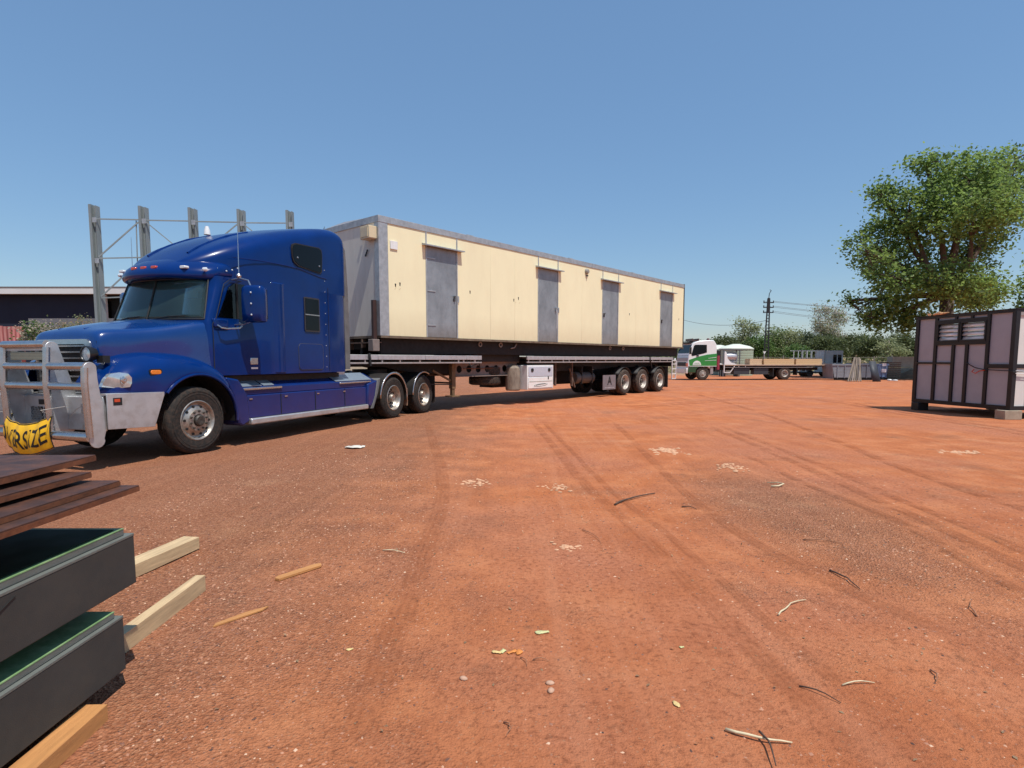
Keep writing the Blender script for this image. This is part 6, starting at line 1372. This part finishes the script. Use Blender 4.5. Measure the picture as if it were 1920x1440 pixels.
# ------------------------------------------------------------------ loose things on the dirt
def put(o, x, y, dz=0.0): o.location = (x, y, float(gh(x, y)) + dz); return o
def crumple(name, x, y, sx, sy, h, m, label, seed, cat='litter', rot=0.0):
    R_ = np.random.RandomState(seed); n, k = 9, 6; vs = []
    for i in range(n):
        for j in range(k):
            a, b = i / (n - 1) * 2 - 1, j / (k - 1) * 2 - 1; w_ = 1 + .25 * math.sin(a * 3 + seed)
            vs.append((a * sx / 2 + R_.normal() * sx * .02, b * sy / 2 * w_ * (1 - .35 * abs(a) ** 3) + R_.normal() * sy * .04, h * (.25 + .75 * R_.rand()) * (1 - .5 * max(abs(a), abs(b)))))
    o = MB().add(vs, [(i * k + j, (i + 1) * k + j, (i + 1) * k + j + 1, i * k + j + 1) for i in range(n - 1) for j in range(k - 1)], 0, True).build(name, m, None, solid=.002, angle=0)
    o.rotation_euler = (0, 0, rot); put(o, x, y, .003); return tag(o, label, cat)
paper = M('dirty white paper', (.62, .58, .50), .8, 0, .12, 20); palepaint = M('pale crumbs', (.55, .30, .17), .9, 0, .2, 20)
crumple('paper_scrap', -2.55, 9.26, .30, .22, .05, paper, 'crumpled white paper lying beside the truck shadow', 1)
def stick(name, pts, r, m, label, cat='stick', taper=True, group=None):
    P_ = [Vector((x, y, float(gh(x, y)) + z)) for x, y, z in pts]; n = len(P_)
    c = P_[0].copy(); o = MB().tube([p - c for p in P_], [.78 * r * (1 - .55 * i / (n - 1) * taper) for i in range(n)], 7).build(name, m, None, angle=0); o.location = c; return tag(o, label, cat, group)
twm = M('dark twig', (.075, .045, .03), .85, 0, .3, 20); twp = M('pale peeled stick', (.58, .48, .30), .7, 0, .2, 20); twb = M('reddish twig', (.28, .13, .07), .85, 0, .3, 20)
def wob(x0, y0, x1, y1, amp, z=.008, n=7, seed=0):
    R_ = random.Random(seed); d = Vector((x1 - x0, y1 - y0)); nn = Vector((-d.y, d.x)).normalized(); out = []
    for i in range(n):
        t = i / (n - 1); o_ = nn * (amp * math.sin(PI * t) + R_.uniform(-.3, .3) * amp); out.append((x0 + d.x * t + o_.x, y0 + d.y * t + o_.y, z + .01 * math.sin(PI * t)))
    return out
stick('fallen_branch', wob(1.02, 5.64, 1.55, 6.12, .03, .012, 8, 1), .014, twm, 'dark fallen branch in the middle of the yard')
stick('curled_bark', [(2.98, 6.52, .01), (3.06, 6.50, .02), (3.14, 6.56, .03), (3.12, 6.68, .02), (3.02, 6.72, .01)], .014, twp, 'pale curled bark strip on the gravel wedge at right')
stick('twig', wob(1.51, 3.14, 1.77, 3.36, .02, .008, 8, 2), .007, twp, 'forked pale twig on the right foreground')
stick('twig', wob(.83, 2.12, 1.05, 2.04, -.02, .008, 7, 3), .0085, twp, 'pale peeled stick near the bottom edge, under the dark one')
stick('twig', wob(.95, 2.09, .92, 1.90, .015, .022, 7, 4), .006, twm, 'dark bent twig crossing the pale peeled stick')
stick('twig', wob(1.46, 2.43, 1.61, 2.44, .006, .006, 6, 5), .005, twp, 'short straw-coloured twig at lower right')
stick('twig', wob(1.27, 2.43, 1.38, 2.30, .01, .006, 6, 6), .005, twm, 'dark curved twig beside the wheel track at lower right')
stick('twig', wob(1.93, 2.54, 1.88, 2.44, .015, .006, 6, 7), .005, twb, 'short hooked twig at far lower right')
stick('twig', wob(-.03, 2.17, -.02, 2.08, .02, .006, 6, 8), .004, twb, 'thin reddish twig near the bottom centre')
stick('twig', wob(2.18, 3.84, 2.19, 3.52, .02, .008, 7, 9), .008, twm, 'dark twig on the gravel wedge at right')
stick('twig', wob(-.98, 4.26, -.80, 4.20, .006, .006, 5, 10), .006, twp, 'short pale twig left of the centre')
stick('twig', wob(2.34, 4.52, 2.60, 4.42, .01, .006, 6, 11), .007, twb, 'thin brown twig on the right side gravel')
stick('twig', wob(1.68, 5.6, 1.80, 5.5, .02, .006, 5, 12), .008, twm, 'dark twig fragment right of the fallen branch')
stick('twig', wob(.60, 4.8, .70, 4.4, .02, .006, 5, 14), .004, twb, 'thin twig lying along the wheel track')
stick('twig', wob(2.6, 3.1, 2.72, 3.3, .02, .006, 5, 15), .005, twb, 'brown twig near the right picture edge')
o = MB().prism([(-.17, -.022), (.15, -.03), (.17, .0), (.14, .025), (-.15, .03), (-.18, .01)], 'z', 0, .018).build('wood_offcut', timo, None, .002); o.rotation_euler = (0, 0, .95); put(o, -1.44, 3.80, .003); tag(o, 'reddish wood offcut right of the stacked timbers', 'wood')
o = MB().prism([(-.15, -.012), (.12, -.022), (.17, .0), (.05, .022), (-.12, .016)], 'z', 0, .008).build('wood_splinter', timo, None); o.rotation_euler = (0, 0, .9); put(o, -1.52, 3.10, .003); tag(o, 'flat orange wood splinter below the wood offcut', 'wood')
leafy = M('dry yellow leaf', (.66, .48, .20), .7, 0, .2, 30); leafo = M('orange bark flake', (.62, .22, .05), .7, 0, .2, 30); leafg = M('pale green leaf', (.52, .50, .24), .7, 0, .15, 30)
crumple('fallen_leaf', .16, 2.94, .075, .03, .012, leafg, 'pale green curled leaf near the centre', 3, 'leaf', .15)
crumple('fallen_leaf', -.075, 2.73, .05, .02, .010, leafy, 'yellow leaf left of the orange bark flakes', 4, 'leaf', -.3)
crumple('fallen_leaf', -.045, 2.74, .035, .025, .014, leafg, 'small pale leaf between the yellow leaf and the bark flakes', 5, 'leaf', 1.0)
crumple('bark_flake', .0, 2.735, .055, .022, .012, leafo, 'orange bark flake, left of the pair', 6, 'bark', .7)
crumple('bark_flake', .035, 2.73, .05, .028, .014, leafo, 'orange bark flake, right of the pair', 7, 'bark', 1.3)
stick('twig', wob(.04, 2.68, .07, 2.60, .01, .005, 5, 20), .003, twb, 'tiny twig under the orange bark flakes'); stick('twig', wob(.10, 2.66, .18, 2.65, .006, .005, 5, 21), .004, twb, 'tiny twig right of the orange bark flakes')
crumple('fallen_leaf', .69, 2.30, .045, .02, .010, leafy, 'straw leaf at the lower right of centre', 8, 'leaf', 1.9)
crumple('fallen_leaf', -.81, 2.76, .035, .02, .008, leafy, 'small straw leaf at the left of centre', 9, 'leaf', .2)
crumple('fallen_leaf', .86, 2.80, .025, .015, .008, leafg, 'tiny pale leaf beside the wheel track', 10, 'leaf', .2)
peb = M('pale pebble', (.50, .30, .20), .85, 0, .2, 30); pr = MB().lathe([(.0001, 0), (.016, .003), (.02, .010), (.012, .018), (.0001, .020)], (0, 0, 0), 'z', 8).mesh('pebble', peb, 0)
for i, (x, y, lb) in enumerate(((.17, 2.46, 'pinkish pebble, upper of the two below the bark flakes'), (.17, 2.40, 'pinkish pebble, lower of the two below the bark flakes'), (-.22, 2.50, 'pinkish pebble left of the two below the bark flakes'))):
    o = bpy.data.objects.new('pebble', pr); COL.objects.link(o); o.scale = (1.1, .8, .8); o.rotation_euler = (0, 0, i * 1.3); put(o, x, y, -.003); tag(o, lb, 'pebble')
def crumbs(x, y, rx, ry, n, label, seed, m=palepaint, s=.02):
    R_ = np.random.RandomState(seed); mb = MB()
    for k in range(n):
        a, b = R_.normal(size=2) * .30; c = (a * rx, b * ry); r = s * R_.uniform(.4, 1.3); q_ = R_.uniform(0, 6)
        mb.add([(c[0] + r * math.cos(q_ + j * 1.26) * R_.uniform(.7, 1.3), c[1] + r * math.sin(q_ + j * 1.26), .0) for j in range(5)] + [(c[0], c[1], r * .35)], [(j, (j + 1) % 5, 5) for j in range(5)])
    o = mb.build('spilled_crumbs', m, None, angle=0); put(o, x, y, .002); return tag(o, label, 'spill', kind='stuff')
crumbs(2.48, 9.04, .35, .55, 70, 'pale crumbs spilled in front of the trailer wheels', 1, s=.04); crumbs(-.44, 6.75, .3, .35, 60, 'pale sandy spill in the middle ground', 2, s=.025)
crumbs(2.97, 7.63, .3, .5, 50, 'smaller pale crumbs right of the first spill', 3, s=.03); crumbs(.41, 4.35, .14, .14, 40, 'small sandy spill near the wheel track', 4, s=.016); crumbs(.51, 6.4, .25, .3, 40, 'sandy spill left of the fallen branch', 5, s=.02); crumbs(7.0, 8.9, .5, .3, 60, 'pale crumbs in front of the cubicle', 6, s=.035)
# gravel: small angular stones, densest on the left
R_ = np.random.RandomState(31); K = 80000
ux = np.concatenate([(-.4 - 3.2 * R_.rand(K // 2) ** .8), R_.uniform(-2.5, 6, K // 4), R_.normal(2.7, .9, K // 8), R_.uniform(-1.5, 6, K // 8)]); uy = np.concatenate([1.7 + 8 * R_.rand(K // 2) ** 1.5, 1.7 + 7 * R_.rand(K // 4) ** 1.3, R_.normal(4.7, 1.6, K // 8), 1.7 + 9 * R_.rand(K // 8)])
keep = (uy > 1.6) & (np.abs(ux) < uy * .95 + .2) & ~((ux < -1.55) & (uy < 2.6)); den = .5 + .5 * np.sin(ux * 2.3 + np.sin(uy * 1.7)) * np.sin(uy * 1.3 + ux); keep &= R_.rand(len(ux)) < (.25 + .75 * den) * np.clip(1.35 - uy / 7.5, .05, 1)
ux, uy = ux[keep], uy[keep]; n = len(ux); r = (.0018 + .0068 * R_.rand(n) ** 3.6) * (1 + .10 * uy)
octv = np.array([(1, 0, 0), (0, 1, 0), (-1, 0, 0), (0, -1, 0), (0, 0, 1)], float)
V = octv[None] * R_.uniform(.6, 1.2, (n, 5, 3)); an = R_.uniform(0, 6.28, n); ca, sa = np.cos(an)[:, None], np.sin(an)[:, None]; sxx = R_.uniform(.6, 1.5, n)[:, None]
X = V[..., 0] * sxx; Yv = V[..., 1]; V = np.stack([X * ca - Yv * sa, X * sa + Yv * ca, V[..., 2] * .55], -1) * r[:, None, None]
V += np.stack([ux, uy, gh(ux, uy) - r * .05], -1)[:, None, :]
me = bpy.data.meshes.new('gravel'); me.vertices.add(n * 5); me.vertices.foreach_set('co', V.ravel()); i = (np.arange(n) * 5)[:, None]; q = np.concatenate([i + np.array([[0, 1, 4]]), i + np.array([[1, 2, 4]]), i + np.array([[2, 3, 4]]), i + np.array([[3, 0, 4]])], 1).ravel()
me.loops.add(n * 12); me.loops.foreach_set('vertex_index', q); me.polygons.add(n * 4); me.polygons.foreach_set('loop_start', np.arange(n * 4) * 3); me.update(calc_edges=True)
at_ = me.attributes.new('tint', 'FLOAT', 'POINT'); at_.data.foreach_set('value', np.repeat(R_.rand(n), 5))
m = bpy.data.materials.new('stones'); t = nodes(m); oo = N(t, 'ShaderNodeOutputMaterial'); p = N(t, 'ShaderNodeBsdfPrincipled'); a_ = N(t, 'ShaderNodeAttribute'); a_.attribute_name = 'tint'
t.links.new(ramp(t, a_.outputs['Fac'], [(0, (.07, .035, .025)), (.22, (.16, .07, .045)), (.5, (.36, .16, .095)), (.80, (.46, .22, .13)), (.94, (.54, .31, .19)), (1, (.64, .44, .30))]), p.inputs['Base Color']); p.inputs['Roughness'].default_value = .85; t.links.new(p.outputs[0], oo.inputs[0]); me.materials.append(m)
o = bpy.data.objects.new('gravel', me); COL.objects.link(o); tag(o, 'fine gravel and stones strewn over the red dirt', 'gravel', kind='stuff')
# leaf litter specks
n = 420; lx = R_.uniform(-1.4, 3.4, n); ly = 1.8 + 5 * R_.rand(n) ** 1.3
me = leaves_mesh(np.stack([lx, ly, gh(lx, ly) + .003], -1), .022, nrm_up=3, seed=9); me.materials.append(L_dry)
o = bpy.data.objects.new('leaf_litter', me); COL.objects.link(o); tag(o, 'tiny dry leaf bits scattered on the dirt', 'litter', kind='stuff')
